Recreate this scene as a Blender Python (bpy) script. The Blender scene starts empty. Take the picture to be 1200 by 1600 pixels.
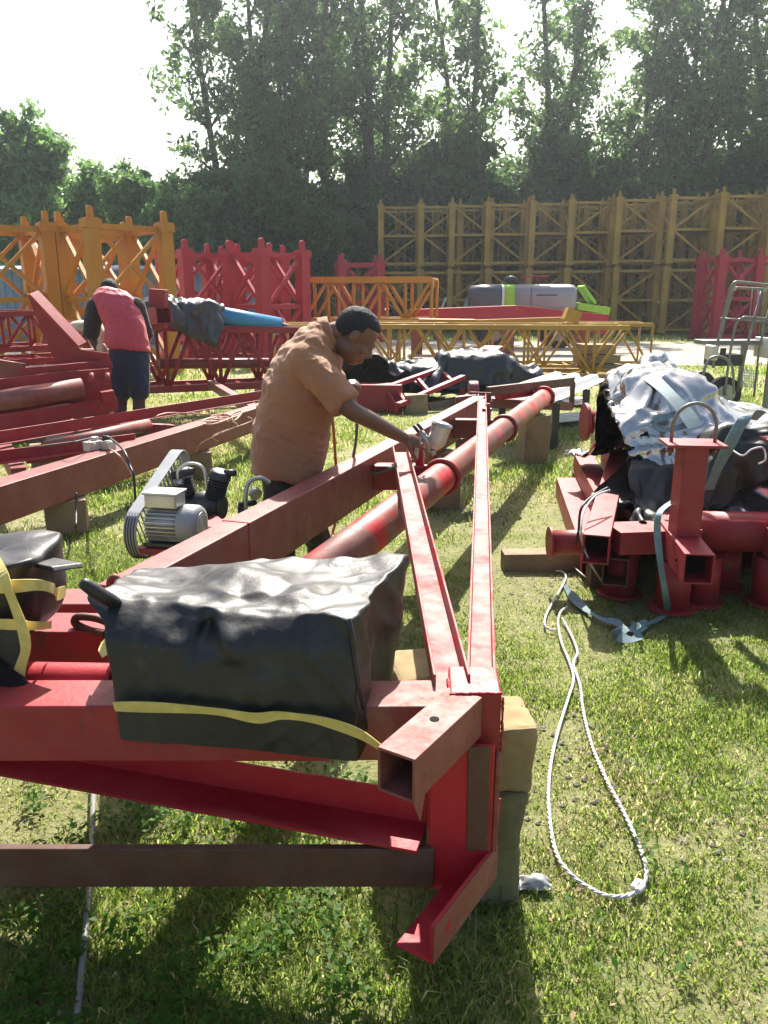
import bpy, bmesh, math, random
import numpy as np
from mathutils import Vector, Matrix, noise
random.seed(7); rng = np.random.default_rng(7)
R = math.radians
scene = bpy.context.scene
COL = scene.collection
# ------------------------------------------------------------------ camera
H = 1.55; PITCH = R(15.1); FPX = 1250.0
cam = bpy.data.cameras.new('camera'); camo = bpy.data.objects.new('camera', cam); COL.objects.link(camo)
cam.sensor_fit = 'VERTICAL'; cam.sensor_height = 36; cam.lens = 36*FPX/1600
cam.clip_start = .05; cam.clip_end = 600
camo.location = (0, 0, H); camo.rotation_euler = (R(90)-PITCH, 0, 0)
scene.camera = camo
scene.render.resolution_x = 768; scene.render.resolution_y = 1024
CAM = Vector((0, 0, H)); FW = Vector((0, math.cos(PITCH), -math.sin(PITCH))); UP = Vector((0, math.sin(PITCH), math.cos(PITCH)))
def ray(px, py): return FW + Vector(((px-600)/FPX, 0, 0)) + UP*((800-py)/FPX)
def PY(px, py, Y):
    d = ray(px, py); return CAM + d*(Y/d.y)
def PZ(px, py, z=0.0):
    d = ray(px, py); return CAM + d*((z-H)/d.z)
V = Vector
# ------------------------------------------------------------------ materials
def new_mat(name):
    m = bpy.data.materials.new(name); m.use_nodes = True
    nt = m.node_tree; b = nt.nodes['Principled BSDF']
    return m, nt, b
def N(nt, t, **kw):
    n = nt.nodes.new(t)
    for k, v in kw.items():
        if k in n.inputs: n.inputs[k].default_value = v
        else: setattr(n, k, v)
    return n
def L(nt, a, b): nt.links.new(a, b)
def noise_tex(nt, scale, detail=4, rough=.6, coord=None, stretch=None):
    if coord is None: coord = N(nt, 'ShaderNodeTexCoord').outputs['Object']
    if stretch:
        mp = N(nt, 'ShaderNodeMapping'); mp.inputs['Scale'].default_value = stretch
        L(nt, coord, mp.inputs['Vector']); coord = mp.outputs['Vector']
    n = N(nt, 'ShaderNodeTexNoise'); n.inputs['Scale'].default_value = scale
    n.inputs['Detail'].default_value = detail; n.inputs['Roughness'].default_value = rough
    L(nt, coord, n.inputs['Vector']); return n
def ramp(nt, fac, stops):
    r = N(nt, 'ShaderNodeValToRGB'); e = r.color_ramp.elements
    while len(e) < len(stops): e.new(.5)
    for i, (p, c) in enumerate(stops):
        e[i].position = p; e[i].color = (*c, 1) if len(c) == 3 else c
    L(nt, fac, r.inputs['Fac']); return r
def mixc(nt, fac, a, b):
    m = N(nt, 'ShaderNodeMix'); m.data_type = 'RGBA'
    if isinstance(fac, (int, float)): m.inputs[0].default_value = fac
    else: L(nt, fac, m.inputs[0])
    for i, x in ((6, a), (7, b)):
        if isinstance(x, tuple): m.inputs[i].default_value = (*x, 1)
        else: L(nt, x, m.inputs[i])
    return m.outputs[2]
def bump(nt, b, h, strength=.3, dist=.01):
    bp = N(nt, 'ShaderNodeBump'); bp.inputs['Strength'].default_value = strength; bp.inputs['Distance'].default_value = dist
    L(nt, h, bp.inputs['Height']); L(nt, bp.outputs['Normal'], b.inputs['Normal'])
def paint(name, col, col2=None, rust=.15, rough=.42, rustcol=(.12, .045, .025), scale=3, patch=None, dust=.0):
    m, nt, b = new_mat(name)
    n1 = noise_tex(nt, scale, 5); n2 = noise_tex(nt, scale*5, 8, .72); n3 = noise_tex(nt, scale*22, 6, .7)
    c = mixc(nt, ramp(nt, n1.outputs['Fac'], [(.35, (0, 0, 0)), (.7, (1, 1, 1))]).outputs['Color'], col, col2 or tuple(x*.75 for x in col))
    if patch:     # sprayed fresh paint in blotches over the old coat
        n4 = noise_tex(nt, patch[1], 2, .5)
        c = mixc(nt, ramp(nt, n4.outputs['Fac'], [(patch[2], (0, 0, 0)), (patch[2]+.12, (1, 1, 1))]).outputs['Color'], c, patch[0])
    if dust: 
        n5 = noise_tex(nt, scale*2.2, 7, .7)
        c = mixc(nt, ramp(nt, n5.outputs['Fac'], [(.45, (0, 0, 0)), (.8, (dust,)*3)]).outputs['Color'], c, (.34, .25, .2))
    if rust > 0:
        t = .72-rust*.45
        f = ramp(nt, n2.outputs['Fac'], [(t, (0, 0, 0)), (t+.07, (1, 1, 1))])
        c = mixc(nt, f.outputs['Color'], c, rustcol)
    L(nt, c, b.inputs['Base Color'])
    rr = ramp(nt, n2.outputs['Fac'], [(.3, (rough-.1,)*3), (.7, (min(1, rough+.18),)*3)])
    L(nt, rr.outputs['Color'], b.inputs['Roughness'])
    b.inputs['Specular IOR Level'].default_value = .4
    bump(nt, b, n3.outputs['Fac'], .3, .004)
    return m
def plain(name, col, rough=.5, metal=0, var=.25, scale=8, bmp=.15, trans=0):
    m, nt, b = new_mat(name)
    n1 = noise_tex(nt, scale, 5)
    L(nt, mixc(nt, ramp(nt, n1.outputs['Fac'], [(.3, (0, 0, 0)), (.7, (1, 1, 1))]).outputs['Color'], tuple(x*(1-var) for x in col), tuple(min(1, x*(1+var)) for x in col)), b.inputs['Base Color'])
    b.inputs['Roughness'].default_value = rough; b.inputs['Metallic'].default_value = metal
    if bmp:
        n2 = noise_tex(nt, scale*6, 5); bump(nt, b, n2.outputs['Fac'], bmp, .005)
    return m
M = {}
M['red'] = paint('red_oxide_paint', (.33, .024, .03), (.24, .02, .024), rust=.3, rough=.45, dust=.14)
M['redfresh'] = paint('fresh_red_paint', (.42, .012, .022), (.34, .012, .02), rust=.05, rough=.55, dust=.1)
M['beam'] = paint('primer_red_paint', (.23, .05, .045), (.17, .04, .034), rust=.25, rough=.42, dust=.25)
M['rusty'] = paint('rusty_red_steel', (.24, .06, .05), (.18, .05, .036), rust=.28, rough=.55, rustcol=(.11, .05, .03), scale=4, dust=.35)
M['brown'] = paint('dull_brown_steel', (.1, .042, .028), (.08, .034, .022), rust=.4, rough=.55, dust=.25)
M['patch'] = paint('primer_with_fresh_red', (.33, .12, .11), (.26, .085, .075), rust=.12, rough=.6, patch=((.45, .01, .014), 6.5, .52), dust=.1)
M['pipe'] = paint('pipe_primer_paint', (.25, .075, .06), (.19, .058, .046), rust=.2, rough=.45, patch=((.5, .015, .02), 3.6, .53), dust=.5)
M['crimson'] = paint('crimson_mast_paint', (.42, .014, .035), (.34, .012, .028), rust=.06, rough=.45, scale=1.2)
M['orange'] = paint('orange_yellow_mast_paint', (.5, .22, .018), (.42, .17, .012), rust=.1, rough=.5, scale=1.2)
M['ochre'] = paint('weathered_ochre_paint', (.44, .27, .04), (.3, .18, .035), rust=.22, rough=.6, rustcol=(.11, .06, .03), scale=1)
M['jib'] = paint('weathered_yellow_jib_paint', (.46, .27, .035), (.36, .2, .03), rust=.22, rough=.55, rustcol=(.14, .07, .03), scale=1.5)
M['steel'] = plain('grey_steel', (.42, .42, .4), .38, .7)
M['alu'] = plain('cast_aluminium', (.55, .54, .5), .42, .55)
M['darkmetal'] = plain('dark_iron', (.035, .036, .04), .45, .2)
M['guard'] = plain('grey_guard_plastic', (.3, .31, .32), .38, 0, .1)
M['rubber'] = plain('black_rubber', (.02, .02, .022), .5)
M['white'] = plain('off_white_plastic', (.6, .55, .47), .45, 0, .1)
M['whitepaint'] = plain('white_sheet_metal', (.72, .72, .7), .35, .1, .08)
M['hole_shade'] = plain('painted_hole_shade', (.006, .005, .005), 1, 0, .1, 8, 0)  # near-black colour standing in for the shade inside openings
M['rope'] = plain('white_braided_rope', (.6, .57, .6), .85, 0, .2, 60)
M['hoseo'] = plain('orange_air_hose', (.5, .16, .05), .45)
M['hoseg'] = plain('grey_air_hose', (.14, .15, .15), .4)
M['cord'] = plain('peach_cord', (.55, .3, .22), .6)
M['tape'] = plain('yellow_woven_strap', (.62, .5, .16), .6, 0, .15, 30)
M['webbing'] = plain('blue_grey_webbing', (.16, .24, .26), .7, 0, .2, 30)
M['wood'] = paint('old_timber', (.3, .22, .13), (.2, .14, .085), rust=.1, rough=.8, rustcol=(.1, .07, .04), scale=6)
M['bluepipe'] = plain('blue_plastic_pipe', (.03, .22, .42), .35, 0, .12)
M['shed'] = plain('blue_grey_cladding', (.16, .24, .33), .6, 0, .2, 2)
M['lime'] = plain('lime_green_paint', (.3, .6, .03), .4, 0, .1)
M['tank'] = plain('silver_grey_paint', (.3, .3, .31), .4, .3, .06, 2)
M['charcoal'] = plain('charcoal_paint', (.07, .075, .09), .4, 0, .1)
M['cage'] = plain('galvanised_tube', (.2, .2, .18), .5, .3, .2)
M['sack'] = plain('pale_sack_cloth', (.6, .5, .36), .85)
M['skin'] = plain('dark_skin', (.15, .075, .05), .42, 0, .12, 14, .08)
M['skin2'] = plain('very_dark_skin', (.06, .033, .026), .45, 0, .12, 14, .08)
M['hair'] = plain('short_black_hair', (.012, .011, .012), .75, 0, .3, 60, .8)
def cloth_mat(name, col, rough=.85, sc=9, st=.5, sheen=.15):
    m, nt, b = new_mat(name)
    n1 = noise_tex(nt, 5, 4); n2 = noise_tex(nt, sc, 3, .55, stretch=(1, 1, .6)); n3 = noise_tex(nt, 500, 2)
    L(nt, mixc(nt, n1.outputs['Fac'], tuple(x*.85 for x in col), tuple(x*1.12 for x in col)), b.inputs['Base Color'])
    b.inputs['Roughness'].default_value = rough; b.inputs['Sheen Weight'].default_value = sheen
    a = N(nt, 'ShaderNodeMath', operation='MULTIPLY_ADD'); L(nt, n3.outputs['Fac'], a.inputs[0]); a.inputs[1].default_value = .02; L(nt, n2.outputs['Fac'], a.inputs[2])
    bump(nt, b, a.outputs[0], st, .05); return m
M['tan'] = cloth_mat('tan_orange_cotton', (.34, .155, .075))
M['trouser'] = cloth_mat('dark_trouser_cloth', (.028, .022, .02))
M['redshirt'] = cloth_mat('red_jersey', (.5, .05, .07), .6)
M['blacksleeve'] = cloth_mat('black_jersey', (.018, .018, .02))
M['navy'] = cloth_mat('navy_shorts_cloth', (.02, .026, .06))
def plastic_sheet(name, col, rough=.3, sc=6, st=.35, metal=0, back=None, dirt=.25):
    m, nt, b = new_mat(name)
    n1 = noise_tex(nt, sc, 6, .6); n2 = noise_tex(nt, sc*.5, 7, .72); n3 = noise_tex(nt, 18, 9, .8)
    c = mixc(nt, ramp(nt, n2.outputs['Fac'], [(.55, (0, 0, 0)), (.85, (dirt,)*3)]).outputs['Color'], col, (.28, .25, .22))
    sm = ramp(nt, n3.outputs['Fac'], [(.64, (0, 0, 0)), (.72, (dirt*.5,)*3)])
    c = mixc(nt, sm.outputs['Color'], c, (.35, .33, .3))
    if back:
        g = N(nt, 'ShaderNodeNewGeometry'); c = mixc(nt, g.outputs['Backfacing'], c, back)
    L(nt, c, b.inputs['Base Color'])
    L(nt, ramp(nt, n3.outputs['Fac'], [(.3, (rough-.06,)*3), (.75, (rough+.16,)*3)]).outputs['Color'], b.inputs['Roughness'])
    b.inputs['Metallic'].default_value = metal
    bump(nt, b, n1.outputs['Fac'], st, .03); return m
M['blackplastic'] = plastic_sheet('black_plastic_sheet', (.013, .013, .013), .46, 8, .2, dirt=.2)
M['blacktarp'] = plastic_sheet('black_tarpaulin', (.02, .02, .022), .3, 5, .5, dirt=.15)
M['silver'] = plastic_sheet('silver_black_tarpaulin', (.5, .485, .46), .19, 9, .2, .9, dirt=.03, back=(.012, .012, .013))
M['greytarp'] = plastic_sheet('grey_weathered_tarpaulin', (.05, .052, .055), .28, 6, .4, dirt=.3)
# ------------------------------------------------------------------ mesh builder
class MB:
    def __init__(s): s.v = []; s.f = []; s.sm = []
    def add(s, vs, fs, smooth=False):
        o = len(s.v); s.v += [V(x) for x in vs]
        for f in fs: s.f.append([i+o for i in f]); s.sm.append(smooth)
        return s
    def prism(s, prof, p0, p1, up=(0, 0, 1), closed=True, caps=True, smooth=False):
        # profile (x = sideways to the right, y = up) swept from p0 to p1
        p0, p1 = V(p0), V(p1); d = (p1-p0).normalized(); up = V(up)
        r = d.cross(up)
        if r.length < 1e-4: r = d.cross(V((0, 1, 0)))
        r.normalize(); u = r.cross(d)
        n = len(prof); vs = [p0+r*a+u*b for a, b in prof]+[p1+r*a+u*b for a, b in prof]
        fs = [[i, (i+1) % n, n+(i+1) % n, n+i] for i in range(n if closed else n-1)]
        if caps: fs += [list(range(n))[::-1], list(range(n, 2*n))]
        return s.add(vs, fs, smooth)
    def bar(s, p0, p1, w, h, up=(0, 0, 1)):
        return s.prism([(-w/2, -h/2), (w/2, -h/2), (w/2, h/2), (-w/2, h/2)], p0, p1, up)
    def hollow(s, p0, p1, w, h, t=.008, up=(0, 0, 1)):
        a, b = w/2, h/2; c, e = a-t, b-t
        p0, p1 = V(p0), V(p1); d = (p1-p0).normalized(); r = d.cross(V(up)).normalized(); u = r.cross(d)
        q = [(-a, -b), (a, -b), (a, b), (-a, b)]; q2 = [(-c, -e), (c, -e), (c, e), (-c, e)]
        vs = [p+r*x+u*y for p in (p0, p1) for pr in (q, q2) for x, y in pr]
        fs = []
        for i in range(4):
            j = (i+1) % 4
            fs += [[i, j, 8+j, 8+i], [4+j, 4+i, 12+i, 12+j], [i, 4+i, 4+j, j], [8+j, 12+j, 12+i, 8+i]]
        return s.add(vs, fs)
    def channel(s, p0, p1, w, h, t=.008, up=(0, 0, 1)):   # U, open on the up side
        a = w/2
        return s.prism([(-a, 0), (a, 0), (a, h), (a-t, h), (a-t, t), (-a+t, t), (-a+t, h), (-a, h)], p0, p1, up)
    def angle(s, p0, p1, w, h, t=.008, up=(0, 0, 1), side=1):  # L: base strip w sideways, wall h upward
        k = side
        pr = [(0, 0), (w*k, 0), (w*k, t), (t*k, t), (t*k, h), (0, h)]
        if k < 0: pr = pr[::-1]
        return s.prism(pr, p0, p1, up)
    def tube(s, pts, r, n=12, caps=True, smooth=True):
        pts = [V(p) for p in pts]; rs = r if isinstance(r, (list, tuple)) else [r]*len(pts)
        o = len(s.v); prev = None
        for i, p in enumerate(pts):
            d = (pts[min(i+1, len(pts)-1)]-pts[max(i-1, 0)])
            d = d.normalized() if d.length > 1e-9 else V((0, 0, 1))
            if prev is None:
                a = d.cross(V((0, 0, 1)));
                if a.length < .05: a = d.cross(V((0, 1, 0)))
            else: a = prev-d*prev.dot(d)
            a.normalize(); prev = a; b = d.cross(a)
            for k in range(n):
                t = 2*math.pi*k/n; s.v.append(p+(a*math.cos(t)+b*math.sin(t))*rs[i])
        for i in range(len(pts)-1):
            for k in range(n):
                s.f.append([o+i*n+k, o+i*n+(k+1) % n, o+(i+1)*n+(k+1) % n, o+(i+1)*n+k]); s.sm.append(smooth)
        if caps:
            s.f.append([o+k for k in range(n)][::-1]); s.sm.append(False)
            q = o+(len(pts)-1)*n; s.f.append([q+k for k in range(n)]); s.sm.append(False)
        return s
    def ring(s, c, axis, R0, r, n=28, m=8, a0=0, a1=2*math.pi):
        axis = V(axis).normalized(); a = axis.cross(V((0, 0, 1)))
        if a.length < .05: a = axis.cross(V((0, 1, 0)))
        a.normalize(); b = axis.cross(a)
        return s.tube([V(c)+(a*math.cos(a0+(a1-a0)*i/n)+b*math.sin(a0+(a1-a0)*i/n))*R0 for i in range(n+1)], r, m)
    def ellipsoid(s, c, ax, n=16, m=10):
        c = V(c); ax = [V(a) for a in ax]; vs = [c+ax[2]]; fs = []
        for i in range(1, m):
            t = math.pi*i/m
            for k in range(n):
                p = 2*math.pi*k/n
                vs.append(c+ax[0]*(math.sin(t)*math.cos(p))+ax[1]*(math.sin(t)*math.sin(p))+ax[2]*math.cos(t))
        vs.append(c-ax[2])
        for k in range(n): fs.append([0, 1+k, 1+(k+1) % n])
        for i in range(m-2):
            for k in range(n):
                fs.append([1+i*n+k, 1+(i+1)*n+k, 1+(i+1)*n+(k+1) % n, 1+i*n+(k+1) % n])
        q = 1+(m-2)*n
        for k in range(n): fs.append([len(vs)-1, q+(k+1) % n, q+k])
        return s.add(vs, fs, True)
    def box(s, c, sx, sy, sz, rz=0, jit=0):
        c = V(c); ca, sa = math.cos(rz), math.sin(rz); vs = []
        for dz in (-.5, .5):
            for dx, dy in ((-.5, -.5), (.5, -.5), (.5, .5), (-.5, .5)):
                x, y = dx*sx, dy*sy
                vs.append(c+V((x*ca-y*sa+random.uniform(-jit, jit), x*sa+y*ca+random.uniform(-jit, jit), dz*sz+random.uniform(-jit, jit))))
        return s.add(vs, [[3, 2, 1, 0], [4, 5, 6, 7], [0, 1, 5, 4], [1, 2, 6, 5], [2, 3, 7, 6], [3, 0, 4, 7]])
    def loft(s, rings, n=20, e=2.0):
        # rings: (centre, half vector a, half vector b)
        o = len(s.v)
        for c, a, b in rings:
            c, a, b = V(c), V(a), V(b)
            for k in range(n):
                t = 2*math.pi*k/n; x, y = math.cos(t), math.sin(t)
                x = math.copysign(abs(x)**(2/e), x); y = math.copysign(abs(y)**(2/e), y)
                s.v.append(c+a*x+b*y)
        for i in range(len(rings)-1):
            for k in range(n):
                s.f.append([o+i*n+k, o+i*n+(k+1) % n, o+(i+1)*n+(k+1) % n, o+(i+1)*n+k]); s.sm.append(True)
        s.f.append([o+k for k in range(n)][::-1]); s.sm.append(True)
        q = o+(len(rings)-1)*n; s.f.append([q+k for k in range(n)]); s.sm.append(True)
        return s
    def mesh(s, name, off=V((0, 0, 0))):
        me = bpy.data.meshes.new(name); me.from_pydata([tuple(v-off) for v in s.v], [], s.f)
        me.polygons.foreach_set('use_smooth', s.sm); me.update()
        bm = bmesh.new(); bm.from_mesh(me); bmesh.ops.recalc_face_normals(bm, faces=bm.faces); bm.to_mesh(me); bm.free()
        return me
    def build(s, name, mat, parent=None, bevel=0, seg=2, loc=None):
        off = V((0, 0, 0)); p = parent
        while p is not None: off = off+V(p.location); p = p.parent
        if parent is None and loc is not None: off = V(loc)
        o = bpy.data.objects.new(name, s.mesh(name, off)); COL.objects.link(o)
        if parent is not None: o.parent = parent
        elif loc is not None: o.location = loc
        if mat: o.data.materials.append(mat)
        if bevel:
            b = o.modifiers.new('bevel', 'BEVEL'); b.width = bevel; b.segments = seg; b.limit_method = 'ANGLE'; b.angle_limit = R(40)
            o.data.polygons.foreach_set('use_smooth', [True]*len(o.data.polygons))
            w = o.modifiers.new('wn', 'WEIGHTED_NORMAL'); w.keep_sharp = False
        return o
def tag(o, label, cat, group=None, kind=None):
    if label: o['label'] = label
    if cat: o['category'] = cat
    if group: o['group'] = group
    if kind: o['kind'] = kind
    return o
def thing(name, loc, label, cat, group=None, rz=0):
    o = bpy.data.objects.new(name, None); COL.objects.link(o); o.location = loc; o.rotation_euler.z = rz
    o.empty_display_size = .1
    return tag(o, label, cat, group)
def copy_tree(o, parent=None):
    c = o.copy(); COL.objects.link(c)
    if parent is not None: c.parent = parent
    for ch in list(o.children): copy_tree(ch, c)
    return c
def smooth_path(pts, k=6):
    pts = [V(p) for p in pts]; out = []
    for i in range(len(pts)-1):
        p0, p1, p2, p3 = pts[max(i-1, 0)], pts[i], pts[i+1], pts[min(i+2, len(pts)-1)]
        for j in range(k):
            t = j/k
            out.append(.5*((2*p1)+(p2-p0)*t+(2*p0-5*p1+4*p2-p3)*t*t+(3*p1-p0-3*p2+p3)*t**3))
    return out+[pts[-1]]
def ribbon(pts, w, side=None, thick=.002, wob=0):
    # flat strap along pts; side = sideways vector
    mb = MB(); pts = [V(p) for p in pts]; n = len(pts); vs = []
    for i, p in enumerate(pts):
        d = (pts[min(i+1, n-1)]-pts[max(i-1, 0)]).normalized()
        sd = V(side[i]) if isinstance(side, list) else V(side)
        sd = (sd-d*sd.dot(d)).normalized(); nn = d.cross(sd)*thick
        ww = w*.5*(1+wob*math.sin(i*.31))
        vs += [p-sd*ww-nn, p+sd*ww-nn, p+sd*ww+nn, p-sd*ww+nn]
    fs = []
    for i in range(n-1):
        for k in range(4): fs.append([i*4+k, i*4+(k+1) % 4, i*4+4+(k+1) % 4, i*4+4+k])
    fs += [[3, 2, 1, 0], [n*4-4, n*4-3, n*4-2, n*4-1]]
    return mb.add(vs, fs, False)
# cloth relaxed by position-based dynamics
def drape(nx, ny, pos0, rest, collide, steps=110, iters=8, seed=1, pin=None, bend=.12, g=9.8, fric=.5, damp=.985, shrink=None):
    x = np.array(pos0, float).reshape(ny, nx, 3); v = np.zeros_like(x); dt = 1/60.
    rx, ry = rest; rd = math.hypot(rx, ry)
    def solve(a, b, r, st=1.0):
        d = b-a; l = np.sqrt((d*d).sum(-1, keepdims=True))+1e-9
        c = d*((l-r)/l*.5*st); a += c; b -= c
    for s in range(steps):
        v[..., 2] -= g*dt; v *= damp; old = x.copy(); x = x+v*dt
        if shrink and s < shrink[2]:
            if s == 0:
                k0 = np.array(pos0, float).reshape(ny, nx, 3)[..., :2]; c0 = k0.mean((0, 1)); bd = np.zeros((ny, nx), bool); bd[[0, -1]] = True; bd[:, [0, -1]] = True
                gr = np.random.default_rng(seed); bd |= gr.random((ny, nx)) < shrink[3]; jt = gr.normal(0, shrink[4], (ny, nx, 2))
            tt = (s+1)/shrink[2]; tgt = c0+(k0-c0)*(1+(np.array(shrink[:2])-1)*tt)+jt*tt
        for it in range(iters):
            for o in (0, 1):
                m = (nx-o)//2*2
                solve(x[:, o:o+m:2], x[:, o+1:o+m:2], rx)
                m = (ny-o)//2*2
                solve(x[o:o+m:2], x[o+1:o+m:2], ry)
            for o in (0, 1):
                m = (nx-o)//2*2
                solve(x[:-1, o:o+m:2], x[1:, o+1:o+m:2], rd, .5); solve(x[1:, o:o+m:2], x[:-1, o+1:o+m:2], rd, .5)
            for k in range(4):
                A = x[:, k::4]; B = x[:, k+2::4]; n = min(A.shape[1], B.shape[1]); solve(A[:, :n], B[:, :n], 2*rx, bend)
                A = x[k::4]; B = x[k+2::4]; n = min(A.shape[0], B.shape[0]); solve(A[:n], B[:n], 2*ry, bend)
            if pin is not None: x[pin[0]] = pin[1]
            if shrink and s < shrink[2]: x[bd, :2] = tgt[bd]
            flat = x.reshape(-1, 3); hit = collide(flat)
        v = (x-old)/dt
        v.reshape(-1, 3)[hit] *= (1-fric)
    return x
def col_ellipsoids(es, ground=.01):
    es = [(np.array(c, float), np.array(r, float)) for c, r in es]
    def f(p):
        hit = p[:, 2] < ground; p[hit, 2] = ground
        for c, r in es:
            q = (p-c)/r; l = np.sqrt((q**4).sum(-1))**.5     # superellipsoid: boxy
            m = l < 1
            if m.any():
                p[m] = c+(p[m]-c)/np.maximum(l[m, None], .05); hit = hit | m
        return hit
    return f
def crumple(x, amp, sc, seed=0, warp=.6):
    """sharp creases and facets pressed into a draped grid along its normals"""
    du = np.gradient(x, axis=1); dv = np.gradient(x, axis=0); nr = np.cross(du, dv); nr /= np.linalg.norm(nr, axis=-1, keepdims=True)+1e-9
    out = x.copy()
    for j in range(x.shape[0]):
        for i in range(x.shape[1]):
            p = V((i*sc[0]+seed, j*sc[1]+seed*.37, seed)); p = p+noise.noise_vector(p*.7)*warp
            h = .62-1.5*abs(noise.noise(p))+.45*(.4-abs(noise.noise(p*2.3+V((5, 3, 1)))))
            q = x[j, i]; out[j, i] = q+nr[j, i]*(amp*h)
    out[..., 2] = np.maximum(out[..., 2], .008); return out
def tents(x, size, n, seed=1, wr=(.025, .09), ar=(.35, .6), lr=(.15, .6), k=2, neg=.35):
    """press n straight, sharp-edged folds of finite length into a draped sheet; size = its flat size in metres"""
    for _ in range(int(math.log2(k))):
        ny, nx, _d = x.shape; a = np.zeros((ny, 2*nx-1, 3)); a[:, ::2] = x; a[:, 1::2] = (x[:, 1:]+x[:, :-1])/2
        x = np.zeros((2*ny-1, 2*nx-1, 3)); x[::2] = a; x[1::2] = (a[1:]+a[:-1])/2
    for _ in range(2):
        x[1:-1, 1:-1] = x[1:-1, 1:-1]*.4+.15*(x[2:, 1:-1]+x[:-2, 1:-1]+x[1:-1, 2:]+x[1:-1, :-2])
    ny, nx, _d = x.shape; g = np.random.default_rng(seed)
    U, W = np.meshgrid(np.linspace(0, size[0], nx), np.linspace(0, size[1], ny)); h = np.zeros((ny, nx))
    U = U+.03*vnoise(U, W, 5, seed+1); W = W+.03*vnoise(U, W, 5, seed+2)
    for i in range(n):
        cx, cy = g.random()*size[0], g.random()*size[1]; t = g.random()*math.pi; l = lr[0]+(lr[1]-lr[0])*g.random()**2; w = wr[0]+(wr[1]-wr[0])*g.random()**1.5*min(1, l*2.5)
        a = (U-cx)*math.cos(t)+(W-cy)*math.sin(t); b = -(U-cx)*math.sin(t)+(W-cy)*math.cos(t)
        f = np.clip(1-np.abs(a)/l, 0, 1)**.7; ww = w*(.35+.65*f)
        s = (-1 if g.random() < neg else 1)*w*(ar[0]+(ar[1]-ar[0])*g.random())
        h += s*f*np.clip(1-np.abs(b)/ww, 0, 1)
    du = np.gradient(x, axis=1); dv = np.gradient(x, axis=0); nr = np.cross(du, dv); nr /= np.linalg.norm(nr, axis=-1, keepdims=True)+1e-9
    x = x+nr*h[..., None]; x[..., 2] = np.maximum(x[..., 2], .008); return x
def grid_obj(name, x, mat, parent=None, sub=1, thick=.003, loc=None):
    ny, nx, _ = x.shape; mb = MB()
    mb.add([V(p) for p in x.reshape(-1, 3)], [[j*nx+i, j*nx+i+1, (j+1)*nx+i+1, (j+1)*nx+i] for j in range(ny-1) for i in range(nx-1)], True)
    o = mb.build(name, mat, parent, loc=loc)
    if thick:
        so = o.modifiers.new('solid', 'SOLIDIFY'); so.thickness = thick; so.offset = 0
    if sub:
        sb = o.modifiers.new('sub', 'SUBSURF'); sb.levels = sub; sb.render_levels = sub
    return o
def vnoise(x, y, sc, seed=0):
    """2-D value noise in numpy, 0..1"""
    r = np.random.default_rng(seed).random((256, 256))
    x = np.asarray(x)*sc+1000; y = np.asarray(y)*sc+1000
    xi = np.floor(x).astype(int); yi = np.floor(y).astype(int); fx = x-xi; fy = y-yi
    fx = fx*fx*(3-2*fx); fy = fy*fy*(3-2*fy)
    a = r[yi % 256, xi % 256]; b = r[yi % 256, (xi+1) % 256]; c = r[(yi+1) % 256, xi % 256]; d = r[(yi+1) % 256, (xi+1) % 256]
    return (a*(1-fx)+b*fx)*(1-fy)+(c*(1-fx)+d*fx)*fy
# ------------------------------------------------------------------ world and sun
SUN_EL, SUN_AZ = 46, 4        # degrees; azimuth to the right of straight ahead (+Y)
w = bpy.data.worlds.new('World'); scene.world = w; w.use_nodes = True
nt = w.node_tree; bg = nt.nodes['Background']
sky = nt.nodes.new('ShaderNodeTexSky'); sky.sky_type = 'NISHITA'; sky.sun_disc = False
sky.sun_elevation = R(SUN_EL); sky.sun_rotation = R(SUN_AZ); sky.dust_density = 3.5; sky.air_density = 1.2; sky.ozone_density = 1
nt.links.new(sky.outputs['Color'], bg.inputs['Color']); bg.inputs['Strength'].default_value = .088
sl = bpy.data.lights.new('sun', 'SUN'); sl.energy = 5.0; sl.angle = R(.5); sl.color = (1, .95, .86)
so = bpy.data.objects.new('sun', sl); COL.objects.link(so)
sd = V((math.sin(R(SUN_AZ))*math.cos(R(SUN_EL)), math.cos(R(SUN_AZ))*math.cos(R(SUN_EL)), math.sin(R(SUN_EL))))
so.rotation_euler = sd.to_track_quat('Z', 'Y').to_euler(); so.location = (2, 20, 30)
scene.view_settings.view_transform = 'Standard'; scene.view_settings.look = 'None'; scene.view_settings.gamma = 1
scene.view_settings.exposure = 1.3
scene.cycles.use_denoising = True; scene.cycles.max_bounces = 8; scene.cycles.transparent_max_bounces = 8
scene.cycles.caustics_reflective = False; scene.cycles.caustics_refractive = False
scene.cycles.sample_clamp_indirect = 6
# ------------------------------------------------------------------ ground
def soil_mask(x, y):   # 1 = bare
    b = .55*vnoise(x, y, .75, 3)+.3*vnoise(x, y, 2.3, 4)+.15*vnoise(x, y, 6, 5)
    return b
m, nt, b = new_mat('grass_earth')
co = N(nt, 'ShaderNodeTexCoord').outputs['Object']
n1 = noise_tex(nt, .5, 6, .6, co); n2 = noise_tex(nt, 6, 8, .7, co); n3 = noise_tex(nt, 45, 8, .75, co)
c1 = mixc(nt, ramp(nt, n2.outputs['Fac'], [(.38, (0, 0, 0)), (.62, (1, 1, 1))]).outputs['Color'], (.24, .26, .08), (.37, .35, .17))
c2 = mixc(nt, ramp(nt, n1.outputs['Fac'], [(.55, (0, 0, 0)), (.74, (.8, .8, .8))]).outputs['Color'], c1, (.42, .36, .25))
c3 = mixc(nt, ramp(nt, n3.outputs['Fac'], [(.45, (0, 0, 0)), (.75, (1, 1, 1))]).outputs['Color'], c2, (.13, .13, .04))
L(nt, c3, b.inputs['Base Color']); b.inputs['Roughness'].default_value = .95
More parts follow.
